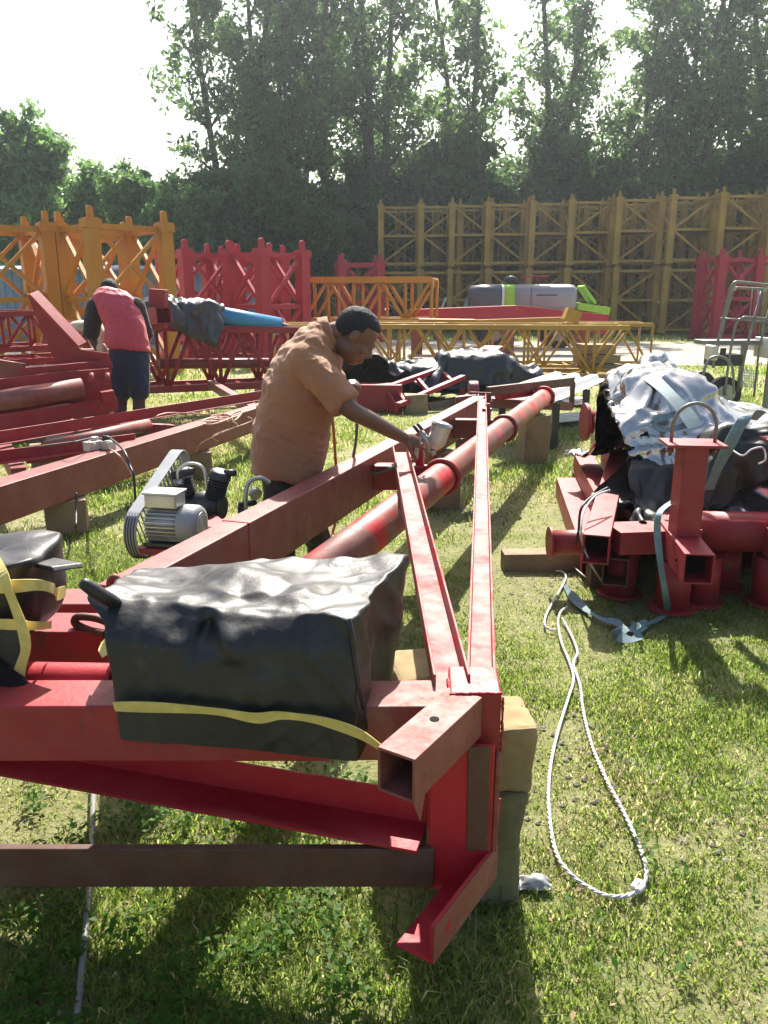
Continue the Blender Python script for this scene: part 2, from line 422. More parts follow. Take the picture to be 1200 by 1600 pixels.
bump(nt, b, n3.outputs['Fac'], .9, .03); M['earth'] = m
mb = MB(); nx, ny = 150, 170
xs = np.sign(np.linspace(-1, 1, nx))*np.abs(np.linspace(-1, 1, nx))**2.6*220; ys = -8+np.linspace(0, 1, ny)**2.6*320
X, Y = np.meshgrid(xs, ys); amp = np.clip(1.2-np.abs(Y-6)/20, 0, 1)
Z = ((vnoise(X, Y, 1.6, 8)-.5)*.028+(vnoise(X, Y, 5, 9)-.5)*.012)*amp
mb.add([V(p) for p in np.stack([X, Y, Z], -1).reshape(-1, 3)], [[j*nx+i, j*nx+i+1, (j+1)*nx+i+1, (j+1)*nx+i] for j in range(ny-1) for i in range(nx-1)], True)
tag(mb.build('ground', M['earth']), None, None, kind='structure')
# pale gravel road across the yard
m, nt, b = new_mat('pale_gravel')
n1 = noise_tex(nt, .6, 6, .6); n2 = noise_tex(nt, 14, 8, .8)
L(nt, mixc(nt, n2.outputs['Fac'], (.3, .26, .2), mixc(nt, n1.outputs['Fac'], (.36, .32, .25), (.52, .47, .38))), b.inputs['Base Color'])
b.inputs['Roughness'].default_value = .95; bump(nt, b, n2.outputs['Fac'], .6, .03); M['gravel'] = m
mb = MB(); pts = []
for i in range(41):
    x = -40+i*2.5; pts.append((x, 19.6-x*.09+.5*math.sin(x*.7)+.25*math.sin(x*2.1), 29.5-x*.12+.6*math.sin(x*.5+1)))
vs = []
for x, a, c in pts: vs += [V((x, a, .012)), V((x, (a+c)/2, .03)), V((x, c, .012))]
fs = []
for i in range(40):
    for k in range(2): fs.append([i*3+k, i*3+3+k, i*3+4+k, i*3+1+k])
mb.add(vs, fs, True); tag(mb.build('road', M['gravel']), None, None, kind='structure')
# loose gravel showing through the turf
mb = MB(); random.seed(31)
for (px, py, rx, ry, n) in ((850, 708, .75, .45, 700), (140, 868, .5, .35, 500), (905, 660, .8, .3, 500), (60, 815, .5, .25, 350), (740, 800, .25, .4, 250), (820, 905, .3, .3, 200), (960, 1180, .5, .6, 220)):
    c = PZ(px, py)
    for _ in range(n):
        a = random.random()*6.28; d = random.random()**.7; s_ = random.uniform(.004, .013); x, y = c.x+math.cos(a)*d*rx, c.y+math.sin(a)*d*ry; z = s_*.35
        mb.add([V((x+s_*random.uniform(.7, 1.3), y, z)), V((x, y+s_*random.uniform(.7, 1.3), z)), V((x-s_*random.uniform(.7, 1.3), y, z)), V((x, y-s_*random.uniform(.7, 1.3), z)), V((x+s_*.2, y, z+s_*.7)), V((x, y, z-s_*.6))], [[0, 1, 4], [1, 2, 4], [2, 3, 4], [3, 0, 4], [1, 0, 5], [2, 1, 5], [3, 2, 5], [0, 3, 5]])
tag(mb.build('gravel_patches', M['gravel']), 'loose pale gravel showing through the turf', 'gravel', kind='stuff')
# ------------------------------------------------------------------ grass
def leaf_material(name, attr='tint', trans=.45, rough=.55):
    m, nt, b = new_mat(name); b.inputs['Specular IOR Level'].default_value = .25
    a = N(nt, 'ShaderNodeAttribute'); a.attribute_name = attr
    L(nt, a.outputs['Color'], b.inputs['Base Color']); b.inputs['Roughness'].default_value = rough
    t = N(nt, 'ShaderNodeBsdfTranslucent'); 
    hs = N(nt, 'ShaderNodeHueSaturation'); hs.inputs['Saturation'].default_value = 1.1; hs.inputs['Value'].default_value = 1.5
    L(nt, a.outputs['Color'], hs.inputs['Color']); L(nt, hs.outputs['Color'], t.inputs['Color'])
    mx = N(nt, 'ShaderNodeMixShader'); mx.inputs['Fac'].default_value = trans
    L(nt, b.outputs[0], mx.inputs[1]); L(nt, t.outputs[0], mx.inputs[2])
    L(nt, mx.outputs[0], nt.nodes['Material Output'].inputs['Surface']); return m
M['grass'] = leaf_material('grass_blades', trans=.6)
M['leaf'] = leaf_material('tree_leaves', trans=.5, rough=.45)
def np_mesh(name, verts, quads, tris, tint):
    me = bpy.data.meshes.new(name); nv = len(verts)
    me.vertices.add(nv); me.vertices.foreach_set('co', np.asarray(verts, np.float32).ravel())
    nq, ntr = len(quads), len(tris)
    me.loops.add(nq*4+ntr*3)
    me.loops.foreach_set('vertex_index', np.concatenate([np.asarray(quads, np.int32).ravel(), np.asarray(tris, np.int32).ravel()]).astype(np.int32))
    me.polygons.add(nq+ntr)
    ls = np.concatenate([np.arange(nq)*4, nq*4+np.arange(ntr)*3]).astype(np.int32)
    me.polygons.foreach_set('loop_start', ls)
    me.update(calc_edges=True); me.validate()
    ca = me.color_attributes.new('tint', 'FLOAT_COLOR', 'POINT')
    ca.data.foreach_set('color', np.concatenate([tint, np.ones((nv, 1))], 1).astype(np.float32).ravel())
    return me
def blades(x, y, length, width, tint, lean=.5, z=-.006):
    n = len(x); ang = rng.random(n)*2*np.pi; la = rng.random(n)*2*np.pi; le = length*lean*(.3+rng.random(n))
    c, s = np.cos(ang)*width*.5, np.sin(ang)*width*.5
    dx, dy = np.cos(la)*le, np.sin(la)*le; zz = np.full(n, z)
    base = np.stack([x, y, zz], 1); mid = base+np.stack([dx*.3, dy*.3, length*.6], 1); tip = base+np.stack([dx, dy, length*(1-.25*lean)], 1)
    sd = np.stack([c, s, np.zeros(n)], 1)
    vs = np.stack([base-sd, base+sd, mid+sd*.8, mid-sd*.8, tip], 1).reshape(-1, 3)
    i = np.arange(n)[:, None]*5
    return vs, i+np.array([[0, 1, 2, 3]]), i+np.array([[3, 2, 4]]), np.repeat(tint, 5, 0)
G1 = np.array([.17, .235, .055]); G2 = np.array([.27, .32, .095]); G3 = np.array([.43, .39, .22]); G4 = np.array([.075, .14, .022])
def grass_field(name, label, Y0, Y1, dens, ln, wd, n_max, seed, z=-.006, thr=.44, keep=None):
    r = np.random.default_rng(seed); n = n_max
    yy = Y0+(Y1-Y0)*r.random(n*2)**.8; hw = .56*yy+.5; xx = (r.random(n*2)*2-1)*hw
    b = soil_mask(xx, yy); dry = .6*vnoise(xx, yy, 1.1, 13)+.4*vnoise(xx, yy, 4, 14)
    p = np.clip((.74-b)/.2, .25, 1)*np.where(vnoise(xx, yy, 9, 15) > .35, 1, .45)*(hw/hw.max())**.3
    if keep is not None: p = p*keep(xx, yy)
    k = np.where(r.random(n*2) < p)[0][:n]; xx, yy, b, dry = xx[k], yy[k], b[k], dry[k]; n = len(k)
    lush = np.clip((.6-b)/.35, 0, 1)
    length = ln*(.45+.9*r.random(n)**1.5)*(.6+.8*lush)*(1+.9*(r.random(n) < .04))
    t = r.random((n, 1)); isdry = (r.random(n) < np.clip(.15+(dry-.45)*1.8, .05, .7))[:, None]
    tint = np.where(isdry, G3*(.6+.7*t), (G1*(1-t)+G2*t)); dk = (r.random(n) < .25)[:, None]; tint = np.where(dk & ~isdry, G4, tint)
    a = blades(xx, yy, length, wd*(.6+.8*r.random(n)), tint, .8, z)
    o = bpy.data.objects.new(name, np_mesh(name, *a)); COL.objects.link(o); o.data.materials.append(M['grass'])
    tag(o, label, 'grass', kind='stuff'); return o
offroad = lambda x, y: np.where((y > 19.2-x*.09) & (y < 30-x*.12), .02, 1)
grass_field('near_grass', 'short sunlit grass around the foreground steel frame', 1.05, 5.2, 0, .034, .0042, 260000, 21)
grass_field('middle_grass', 'patchy grass between the rows of steelwork', 4.8, 13, 0, .05, .008, 190000, 22)
grass_field('far_grass', 'rough grass at the back of the yard beside the road', 12, 42, 0, .11, .022, 80000, 23, keep=offroad)
# broad-leaved weeds near the camera on the left, and scattered over the yard
def weeds(spots):
    vs, qs, ts, tn = [], [], [], []
    o = 0; Q = []
    for (cx, cy, rr, n) in spots:
        for _ in range(n):
            a = random.random()*6.28; d = rr*math.sqrt(random.random()); x, y = cx+math.cos(a)*d, cy+math.sin(a)*d
            z = random.uniform(.015, .07); s = random.uniform(.006, .014); yaw = random.random()*6.28; tl = random.uniform(-.7, .7)
            ux, uy = math.cos(yaw), math.sin(yaw); px_, py_ = -uy, ux
            for (l, wv) in ((-1, 0), (0, .6), (1, 0), (0, -.6)):
                vs.append((x+ux*l*s+px_*wv*s, y+uy*l*s+py_*wv*s, z+tl*l*s+abs(wv)*s*.3))
            Q.append([o, o+1, o+2, o+3]); o += 4
            g = random.random(); c = (.05+.05*g, .13+.06*g, .015+.012*g); tn += [c]*4
    return np.array(vs), np.array(Q), np.zeros((0, 3), int), np.array(tn)
sp = []
for _ in range(60):
    p = PZ(random.uniform(-20, 620), random.uniform(1210, 1640)); sp.append((p.x, p.y, random.uniform(.03, .1), random.randint(15, 70)))
for _ in range(24):
    p = PZ(random.uniform(760, 1230), random.uniform(900, 1600)); sp.append((p.x, p.y, random.uniform(.02, .06), random.randint(4, 16)))
o = bpy.data.objects.new('clover', np_mesh('clover', *weeds(sp))); COL.objects.link(o); o.data.materials.append(M['grass'])
tag(o, 'low clover and small round leaved weeds in the grass', 'weeds', kind='stuff')
# fallen dry leaves and twigs
mb = MB(); random.seed(5)
for _ in range(260):
    p = PZ(random.uniform(-60, 1260), 640+970*random.random()**.8, .012); s_ = random.uniform(.005, .013); a = random.random()*6.28; d = V((math.cos(a), math.sin(a), random.uniform(-.3, .5)))*s_; e = V((-math.sin(a), math.cos(a), random.uniform(-.4, .4)))*s_*.45; p.z += .012
    if random.random() < .75: mb.add([p-d, p+e-V((0, 0, s_*.2)), p+d, p-e+V((0, 0, s_*.25))], [[0, 1, 2], [0, 2, 3]])
    else: mb.tube([p-d*3, p+e*.8, p+d*3.4], .0016, 4)
M['litter'] = plain('dry_brown_leaf', (.26, .17, .09), .9, 0, .4, 3)
tag(mb.build('leaf_litter', M['litter']), 'dry brown fallen leaves and twigs scattered over the grass', 'leaf litter', kind='stuff')
# ------------------------------------------------------------------ trees
def make_tree(name, h, spread, base, seed, n_lead=3, leaves=85, leaf=.2, dark=0, low=.28, dens=1.0):
    r = random.Random(seed); root = thing(name, (0, 0, 0), None, None)
    tk = MB(); ends = []
    def branch(p, d, ln, rad, lev):
        pts = [p]; rs = [rad]; n = 7 if lev == 0 else 5
        for i in range(n):
            d = (d+V((r.uniform(-.16, .16), r.uniform(-.16, .16), r.uniform(-.02, .14)))*(1 if lev else .35)).normalized()
            p = p+d*(ln/n); pts.append(p); rs.append(rad*(1-.75*(i+1)/n) if lev else rad*(1-.6*(i+1)/n))
            if lev >= 1: ends.append((p, .5+.5*(i/n)))
            if lev < 2 and (lev > 0 or i > 0):
                for _ in range(3 if lev == 0 and p.z < h*.6 else (2 if lev == 0 else 1)):
                    a = r.random()*6.28; t = r.uniform(.7, 1.15)
                    side = V((math.cos(a), math.sin(a), 0)); dd = (d*math.cos(t)+side*math.sin(t)).normalized()
                    if lev == 0 and p.z < h*low: continue
                    if lev == 0 and r.random() < .06: continue
                    branch(p, dd, (spread*(1.1-.5*max(0, p.z/h-.5)) if lev == 0 else spread*.5)*r.uniform(.6, 1.1), rs[-1]*.5, lev+1)
        if lev >= 1: ends.append((p, 1))
        else: ends.append((p, 1)); ends.append((p-d*ln*.08, 1))
        tk.tube(pts, rs, 7 if lev == 0 else 4, smooth=True)
    tk.tube([V((0, 0, -.2)), V((0, 0, h*.1)), V((.02*h*r.uniform(-1, 1), 0, h*.2))], [base*1.5, base*1.05, base], 9)
    st = V(tk.v[-1]); st = V((st.x, 0, h*.2)); st.x = tk.v[-5].x
    for k in range(n_lead):
        a = 6.28*k/n_lead+r.random(); t = r.uniform(.05, .24)
        branch(V((0, 0, h*.19)), V((math.cos(a)*math.sin(t), math.sin(a)*math.sin(t), math.cos(t))), h*r.uniform(.68, .82), base*.75, 0)
    tk.build('trunk', M['bark'], root)
    g = np.random.default_rng(seed); c = np.array([tuple(e[0]) for e in ends]); keepi = g.random(len(c)) < dens; c = c[keepi]
    n = len(c)*leaves; cc = np.repeat(c, leaves, 0); shade = np.repeat(g.random(len(c)), leaves)
    rad = np.repeat(.2+.36*g.random(len(c))**1.5, leaves)[:, None]*spread/3.0
    pos = cc+g.normal(0, 1, (n, 3))*rad*np.array([1, 1, .75])
    pos[:, 2] = np.maximum(pos[:, 2], .3)
    u = g.normal(0, 1, (n, 3)); u[:, 2] -= .3; u /= np.linalg.norm(u, axis=1, keepdims=True)
    v = np.cross(u, g.normal(0, 1, (n, 3))); v /= np.linalg.norm(v, axis=1, keepdims=True)
    s = leaf*(.6+.8*g.random(n))[:, None]
    vs = np.stack([pos-u*s, pos+v*s*.42, pos+u*s, pos-v*s*.42], 1).reshape(-1, 3)
    q = np.arange(n)[:, None]*4+np.array([[0, 1, 2, 3]])
    t = (.55*shade+.45*g.random(n))[:, None]
    A = np.array([.045, .09, .032]); B = np.array([.17, .27, .09])
    tint = np.repeat((A*(1-t)+B*t)*(1-dark), 4, 0)
    o = bpy.data.objects.new('crown', np_mesh('crown', vs, q, np.zeros((0, 3), int), tint)); COL.objects.link(o); o.parent = root
    o.data.materials.append(M['leaf']); print('TREE', name, n); return root
M['bark'] = paint('grey_brown_bark', (.1, .08, .06), (.06, .05, .04), rust=.2, rough=.9, rustcol=(.16, .15, .12), scale=2)
T = [make_tree('tall_tree', 17.5, 2.6, .26, 101, 2, 22, .165, dens=.36, low=.2), make_tree('tall_tree', 18, 2.8, .28, 102, 3, 20, .165, low=.16, dens=.31),
     make_tree('tall_tree', 17, 2.4, .22, 103, 2, 22, .165, low=.18, dens=.35), make_tree('tall_tree', 18.5, 2.5, .3, 104, 2, 20, .16, low=.22, dens=.32)]
used = set()
def put(tmpl, x, y, rz, s, label, cat='tree', group='tall trees behind the mast stacks', name=None, sz=None):
    if id(tmpl) in used: o = copy_tree(tmpl)
    else: o = tmpl; used.add(id(tmpl))
    o.location = (x, y, 0); o.rotation_euler.z = rz; o.scale = (s, s, sz or s); tag(o, label, cat, group)
    return o
tall = [  # px at the trunk, Y, template, yaw, scale, label
 (372, 41, 0, .3, 1.0, 'slim tall tree standing at the left end of the tall tree row beside open sky'),
 (425, 44, 1, 1.2, 1.02, 'tall leafy tree second from the left end, with a dark straight trunk showing below'),
 (475, 40, 2, 2.2, 1.0, 'tall tree directly above the red mast sections on the left'),
 (520, 43, 3, .8, 1.0, 'dense tall tree rising above the stooping man in the tan shirt'),
 (590, 40.5, 1, 3.6, 1.0, 'broad tall tree behind the left end of the long mast stack'),
 (715, 41.5, 2, 5.0, 1.04, 'tall tree behind the third mast stack, close in the row'),
 (840, 41.5, 3, 4.4, .98, 'tall tree with an open crown and bare stems above the grey machine'),
 (905, 45, 0, 1.9, .93, 'tall tree seen against bright sky above the sixth mast stack'),
 (985, 42, 2, 3.1, .96, 'thin tall tree below the brightest gap of sky at the top right'),
 (1055, 41, 1, 5.4, .97, 'bushy tall tree behind the right part of the long mast stack'),
 (1120, 44, 3, 5.9, 1.0, 'tall tree above the far right red mast section'),
 (1185, 40.5, 0, 2.9, 1.03, 'tall dark tree at the right edge of the tree row'),
 (1260, 42, 1, .2, 1.0, 'tall tree cut off by the right edge of the picture')]
for (px, y, k, rz, s, lb) in tall: put(T[k], (px-600)/FPX*y*1.0, y, rz, s, lb)
S = [make_tree('small_tree', 7.6, 1.9, .2, 201, 3, 24, .16, low=.15, dark=-.3), make_tree('small_tree', 7.0, 1.8, .17, 202, 3, 26, .16, low=.12, dark=-.3)]
for (px, y, k, rz, s, lb) in [
 (-40, 36, 0, 1, .98, 'round leafy tree at the left edge above the orange mast sections'),
 (72, 36, 1, 2, 1.06, 'bushy lower tree with a pointed top left of the open sky'),
 (172, 39, 0, 4, .82, 'small tree between the orange mast sections and the open sky'),
 (240, 36, 1, 5, .82, 'low tree under the open sky left of the tall trees'),
 (300, 34, 1, .6, .72, 'low leafy tree behind the blue shed and red mast sections')]:
    put(S[k], (px-600)/FPX*y, y, rz, s, lb, group='lower trees on the left')
B = [make_tree('understorey_shrub', 5.5, 2.0, .1, 301, 4, 85, .16, dark=.15, low=.02)]
names = ['left end', 'second stack', 'third stack', 'fourth stack', 'grey machine', 'sixth stack', 'seventh stack', 'eighth stack', 'right red mast section', 'right edge of the stacks']
for i, px in enumerate((555, 625, 690, 755, 825, 895, 970, 1045, 1120, 1195)):
    put(B[0], (px-600)/FPX*41.5, 41.3+.8*(i % 3), i*1.7, 1+.12*(i % 3), 'dark leafy shrub behind the mast stacks near the '+names[i], 'shrub', 'shrubs under the tall trees')
for i, (px, y) in enumerate(((420, 37), (480, 38.5), (350, 36.5))):
    put(B[0], (px-600)/FPX*y, y, i*2.1+.5, .95, 'shrub at the tree foot behind '+('the red mast sections, furthest right', 'the gap between red mast sections', 'the blue shed')[i], 'shrub', 'shrubs under the tall trees')

# dark mass of wood far behind the tree row
g = np.random.default_rng(77); n = 60000
xx = (g.random(n)*2-1)*44+4; yy = 49+g.random(n)*7; hh = 4.2+2.6*vnoise(xx, yy, .22, 31)+1.5*vnoise(xx, yy, .8, 32)-1.6*(xx < -14); zz = hh*g.random(n)**.85
pos = np.stack([xx, yy, zz], 1); u = g.normal(0, 1, (n, 3)); u /= np.linalg.norm(u, axis=1, keepdims=True); v = np.cross(u, g.normal(0, 1, (n, 3))); v /= np.linalg.norm(v, axis=1, keepdims=True)
s = .34*(.6+.8*g.random(n))[:, None]; vs = np.stack([pos-u*s, pos+v*s*.5, pos+u*s, pos-v*s*.5], 1).reshape(-1, 3); t = g.random((n, 1))
tint = np.repeat(np.array([.035, .06, .016])*(1-t)+np.array([.07, .11, .03])*t, 4, 0)
o = bpy.data.objects.new('far_wood', np_mesh('far_wood', vs, np.arange(n)[:, None]*4+np.array([[0, 1, 2, 3]]), np.zeros((0, 3), int), tint)); COL.objects.link(o); o.data.materials.append(M['leaf'])
tag(o, 'dense dark wood closing the view behind the tall trees', 'wood', kind='stuff')

# thin volume added to lift the shadows, standing in for lens glare
mh = bpy.data.materials.new('glare_haze'); mh.use_nodes = True; nt = mh.node_tree
nt.nodes.remove(nt.nodes['Principled BSDF']); pv = nt.nodes.new('ShaderNodeVolumePrincipled')
pv.inputs['Color'].default_value = (.82, .92, 1, 1); pv.inputs['Density'].default_value = .0009; pv.inputs['Anisotropy'].default_value = .6
nt.links.new(pv.outputs[0], nt.nodes['Material Output'].inputs['Volume'])
o = MB().box((0, 150, 12), 500, 340, 26.5).build('haze', mh); tag(o, 'thin haze over the yard, added to lift the shadows like lens glare', 'haze', kind='stuff')
# ------------------------------------------------------------------ lattice mast sections
def mast_section(name, w, h, post, mat, style, lugs=True, ladder=False):
    root = thing(name, (0, 0, 0), None, None); a = w/2-post/2
    cs = [(-a, -a), (a, -a), (a, a), (-a, a)]; pm = None
    for x, y in cs:
        mb = MB().box((x, y, h/2), post, post, h)
        if lugs:
            for zz in (h+.07, -.0):
                if zz > 0: mb.box((x, y, zz-.0), post*.44, post*.34, .17); mb.tube([(x, y-.2*post, zz+.09), (x, y+.2*post, zz+.09)], post*.22, 12)
            mb.box((x, y, .1), post*1.25, post*1.25, .16); mb.box((x, y, h-.1), post*1.25, post*1.25, .16)
        mb.build('post', mat, root)
    n = 2
    lv = [.14*1.0]+[h*(i+1)/n-.14 if i == n-1 else h*(i+1)/n for i in range(n)]
    rl = post*.42
    for z in lv:
        mb = MB()
        for i in range(4):
            (x0, y0), (x1, y1) = cs[i], cs[(i+1) % 4]
            d = V((x1-x0, y1-y0, 0)).normalized()*post*.5
            mb.bar(V((x0, y0, z))+d, V((x1, y1, z))-d, rl, rl)
        mb.build('horizontal_frame', mat, root)
    for i in range(4):
        (x0, y0), (x1, y1) = cs[i], cs[(i+1) % 4]; d = V((x1-x0, y1-y0, 0)).normalized()*post*.5
        nrm = d.cross(V((0, 0, 1))).normalized()*rl*.35
        for k in range(n):
            za, zb = lv[k]+rl/2, lv[k+1]-rl/2
            A0, A1, B0, B1 = V((x0, y0, za))+d, V((x1, y1, zb))-d, V((x1, y1, za))-d, V((x0, y0, zb))+d
            if style == 'X':
                MB().bar(A0+nrm, A1+nrm, rl*.7, rl*.7).build('diagonal_brace', mat, root)
                MB().bar(B0-nrm, B1-nrm, rl*.7, rl*.7).build('diagonal_brace', mat, root)
            else:
                if (k+i) % 2: MB().bar(A0, A1, rl*.8, rl*.8).build('diagonal_brace', mat, root)
                else: MB().bar(B0, B1, rl*.8, rl*.8).build('diagonal_brace', mat, root)
    if ladder:
        mb = MB()
        for x in (-.22, .22): mb.bar((x, w*.22, 0.05), (x, w*.22, h-.05), .05, .05)
        for k in range(int(h/.3)): mb.bar((-.22, w*.22, .2+k*.3), (.22, w*.22, .2+k*.3), .025, .025)
        mb.build('ladder', mat, root)
        MB().box((w*.05, 0, h*.5-.02), w*.8, w*.8, .03).build('rest_platform', M['ochre_dark'], root)
    return root
M['ochre_dark'] = paint('rusty_ochre_grating', (.16, .11, .04), (.1, .065, .03), rust=.3, rough=.7)
def place(o, p, rz, label, cat, group=None, s=1):
    o.location = p; o.rotation_euler.z = rz; o.scale = (s, s, s); tag(o, label, cat, group); return o
# the long row of stacked ochre sections, two high
sec = mast_section('mast_section', 1.95, 2.62, .24, M['ochre'], 'Z', ladder=True)
first = True
row = [(625, 38.2), (683, 38.0), (731, 37.6), (786, 37.2), (849, 36.8), (909, 36.2), (981, 35.4), (1058, 34.6), (1134, 34.0), (1210, 33.6)]
ordn = ['first', 'second', 'third', 'fourth', 'fifth', 'sixth', 'seventh', 'eighth', 'ninth', 'tenth']
for i, (px, y) in enumerate(row):
    dpt = y*math.cos(PITCH)+.2
    x = (px-600)/FPX*y*math.cos(PITCH)*1.0
    for t in (0, 1):
        o = sec if first else copy_tree(sec); first = False
        mir = -1 if (i+t) % 2 else 1
        place(o, (x, y, .08+2.73*t), R([2, -1.5, 1, 3, -2, 0][(i*2+t) % 6]), '%s weathered ochre mast section of the %s stack from the left in the long row' % (('lower', 'upper')[t], ordn[i]), 'mast section', 'ochre mast sections stacked two high in a row')
        o.scale.x = mir
        b_ = copy_tree(sec); place(b_, (x*1.05+.75, y+2.35+.1*(i % 3), .08+2.73*t), R([1, -2, 2, 0][(i+t) % 4]), '%s ochre mast section of the rear row behind the %s front stack' % (('lower', 'upper')[t], ordn[i]), 'mast section', 'ochre mast sections in the rear row')
tag_s = mast_section('mast_section', 1.7, 2.7, .16, M['ochre'], 'Z', ladder=True)
place(tag_s, ((535-600)/FPX*39.5, 40.2, .1), .1, 'thin dark ochre mast section standing apart left of the long row', 'mast section')
o = copy_tree(tag_s); place(o, ((535-600)/FPX*39.5, 40.2, 2.95), .1, 'dark ochre mast section standing on top of the lone one left of the long row', 'mast section')
# big orange-yellow sections on the left
og = mast_section('mast_section', 1.72, 2.92, .24, M['orange'], 'X')
p = PZ(165, 588); place(og, (-5.35, 16.6, .02), R(43), 'orange yellow mast section standing on the left, nearest to the red mast sections', 'mast section', 'orange mast sections on the left')
o = copy_tree(og); place(o, (-7.62, 16.6, .02), R(38), 'orange yellow mast section cut off by the left edge of the picture', 'mast section', 'orange mast sections on the left')
o = copy_tree(og); place(o, (-6.9, 18.9, .02), R(50), 'orange yellow mast section half hidden behind the other two orange ones', 'mast section', 'orange mast sections on the left')
# crimson sections
cr = mast_section('mast_section', 1.5, 2.62, .26, M['crimson'], 'X')
place(cr, (-4.6, 20.6, 0), R(40), 'crimson mast section left of the pair behind the blue pipe', 'mast section', 'crimson mast sections')
for (x, y, rz, lb) in ((-2.85, 20.2, 47, 'crimson mast section right of the pair behind the blue pipe'), (-3.5, 22.2, 30, 'crimson mast section half hidden at the back of the pair on the left'),):
    place(copy_tree(cr), (x, y, 0), R(rz), lb, 'mast section', 'crimson mast sections')
place(copy_tree(cr), ((563-600)/FPX*29, 29, 0), R(8), 'small looking crimson mast section behind the yellow boom, above the stooping man', 'mast section', 'crimson mast sections', 1.04)
place(copy_tree(cr), ((1126-600)/FPX*29.5, 30, .0), R(6), 'crimson mast section standing before the right end of the long ochre row', 'mast section', 'crimson mast sections', 1.12)
# ------------------------------------------------------------------ lattice booms lying on the ground
def lattice(name, A, B, w, h, mat, n, label, cat, group=None, r=.035, taper=0, base_h=None):
    """box truss from A to B (bottom centre line), width w, height h"""
    A, B = V(A), V(B); root = thing(name, A, label, cat, group)
    d = (B-A).normalized(); s = d.cross(V((0, 0, 1))).normalized(); Ln = (B-A).length
    def pt(t, i): 
        hh = h*(1-taper*t); return A+d*(Ln*t)+s*(w/2 if i in (1, 2) else -w/2)+V((0, 0, hh if i > 1 else 0))
    for i in range(4): MB().bar(pt(0, i), pt(1, i), r*2, r*2).build('chord', mat, root)
    for f in ((0, 3), (1, 2)):
        for k in range(n):
            a, b = f if k % 2 == 0 else f[::-1]
            MB().tube([pt(k/n, a), pt((k+1)/n, b)], r*.65, 6).build('diagonal_brace', mat, root)
        for k in range(0, n+1, 2 if n > 9 else 1):
            MB().tube([pt(k/n, f[0]), pt(k/n, f[1])], r*.6, 6).build('upright', mat, root)
    for f in ((3, 2), (0, 1)):
        mb = MB()
        for k in range(n+1): mb.tube([pt(k/n, f[0]), pt(k/n, f[1])], r*.5, 5)
        for k in range(n): mb.tube([pt(k/n, f[k % 2]), pt((k+1)/n, f[1-k % 2])], r*.4, 5)
        mb.build('lacing', mat, root)
    return root
# front yellow boom
zt = .08
A = PZ(462, 580); lattice('lattice_boom', (A.x-.2, 16.6, zt), ((952-600)/FPX*16.5, 15.9, zt), 1.15, .9, M['jib'], 11, 'long weathered yellow lattice boom lying behind the black tarpaulin', 'crane boom', 'yellow lattice booms', .045)
lattice('lattice_boom', (-1.0, 18.4, zt), (5.75, 18.0, zt), 1.1, .88, M['jib'], 12, 'yellow lattice boom lying just beyond the front yellow one, longer to the right', 'crane boom', 'yellow lattice booms', .04)
lattice('lattice_boom', ((484-600)/FPX*21, 21.6, .95), ((676-600)/FPX*21, 21.0, .95), 1.1, 1.0, M['orange'], 5, 'orange yellow boom piece raised behind the stooping man and the front boom', 'crane boom', 'yellow lattice booms', .07)
for i, x in enumerate((-1.6, .9)):
    t_ = thing('steel_trestle', (x, 21.3, 0), ('left', 'right')[i]+' rusty trestle holding up the orange boom piece', 'trestle', 'trestles under the orange boom')
    for sx in (-.45, .45): MB().bar((x+sx*1.3, 21.3, 0), (x+sx, 21.3, .82), .08, .08).build('leg', M['rusty'], t_)
    MB().bar((x-.6, 21.3, .86), (x+.6, 21.3, .86), .1, .1).build('crossbar', M['rusty'], t_)
# loose plates and bars lying on the front boom
mb = MB().bar(PY(655, 500, 16.3), PY(742, 501, 16.3), .5, .05); o = mb.build('steel_plate', M['jib'], bevel=0); tag(o, 'flat yellow brown plate lying on top of the front lattice boom', 'plate')
a = PY(700, 505, 16.9); o = MB().bar(a, PY(880, 499, 17.4), .12, .1).build('steel_bar', M['jib']); tag(o, 'loose yellow bar lying along the top of the lattice booms', 'bar')
o = MB().bar(PY(890, 502, 16.6), PY(897, 484, 16.6), .3, .3).build('end_bracket', M['jib']); tag(o, 'small upright yellow bracket at the right end of the boom top', 'bracket')
# timber dunnage stack at the right end of the booms
for i, (px, py, z) in enumerate(((930, 567, .1), (928, 560, .3), (926, 553, .5))):
    q = PY(px, py, 17.1); o = MB().box((q.x, 16.9, z-.0), 1.0-.15*i, .5, .18, .05*i, .01).build('timber_block', M['wood']); tag(o, ('lowest', 'middle', 'topmost')[i]+' weathered timber of the little pile inside the right end of the booms', 'timber', 'timbers under the booms')
# ------------------------------------------------------------------ red girder and grey machine beyond
gd = thing('red_girder', (1.5, 22.5, 0), 'long low red box girder lying in front of the grey and green machine', 'girder')
a, b_ = PY(640, 480, 22.5), PY(930, 492, 22.0)
mb = MB().bar((a.x, 22.5, .95), (3.6, 22.4, 1.06), .5, .5); mb.build('box_beam', M['crimson'], gd)
MB().prism([(-.25, -.25), (.25, -.25), (.25, .25), (-.25, .25)], (3.605, 22.4, 1.06), (6.0, 22.2, .82)).build('tapered_nose', M['crimson'], gd)
for x in (.9, 3.4, 5.4): MB().bar((x, 22.45, 0), (x, 22.45, .68), .3, .3).build('stand', M['rusty'], gd)
mc = thing('pump_machine', (4.3, 25.5, 0), 'silver grey trailer machine with dark nose and lime green stripe and tail', 'machine')
Y0 = 25.5; k = Y0*math.cos(PITCH)/FPX
x0, x1 = (735-600)*k, (893-600)*k
def mx(px): return (px-600)*k
zt_, zb_ = 1.9, 1.05
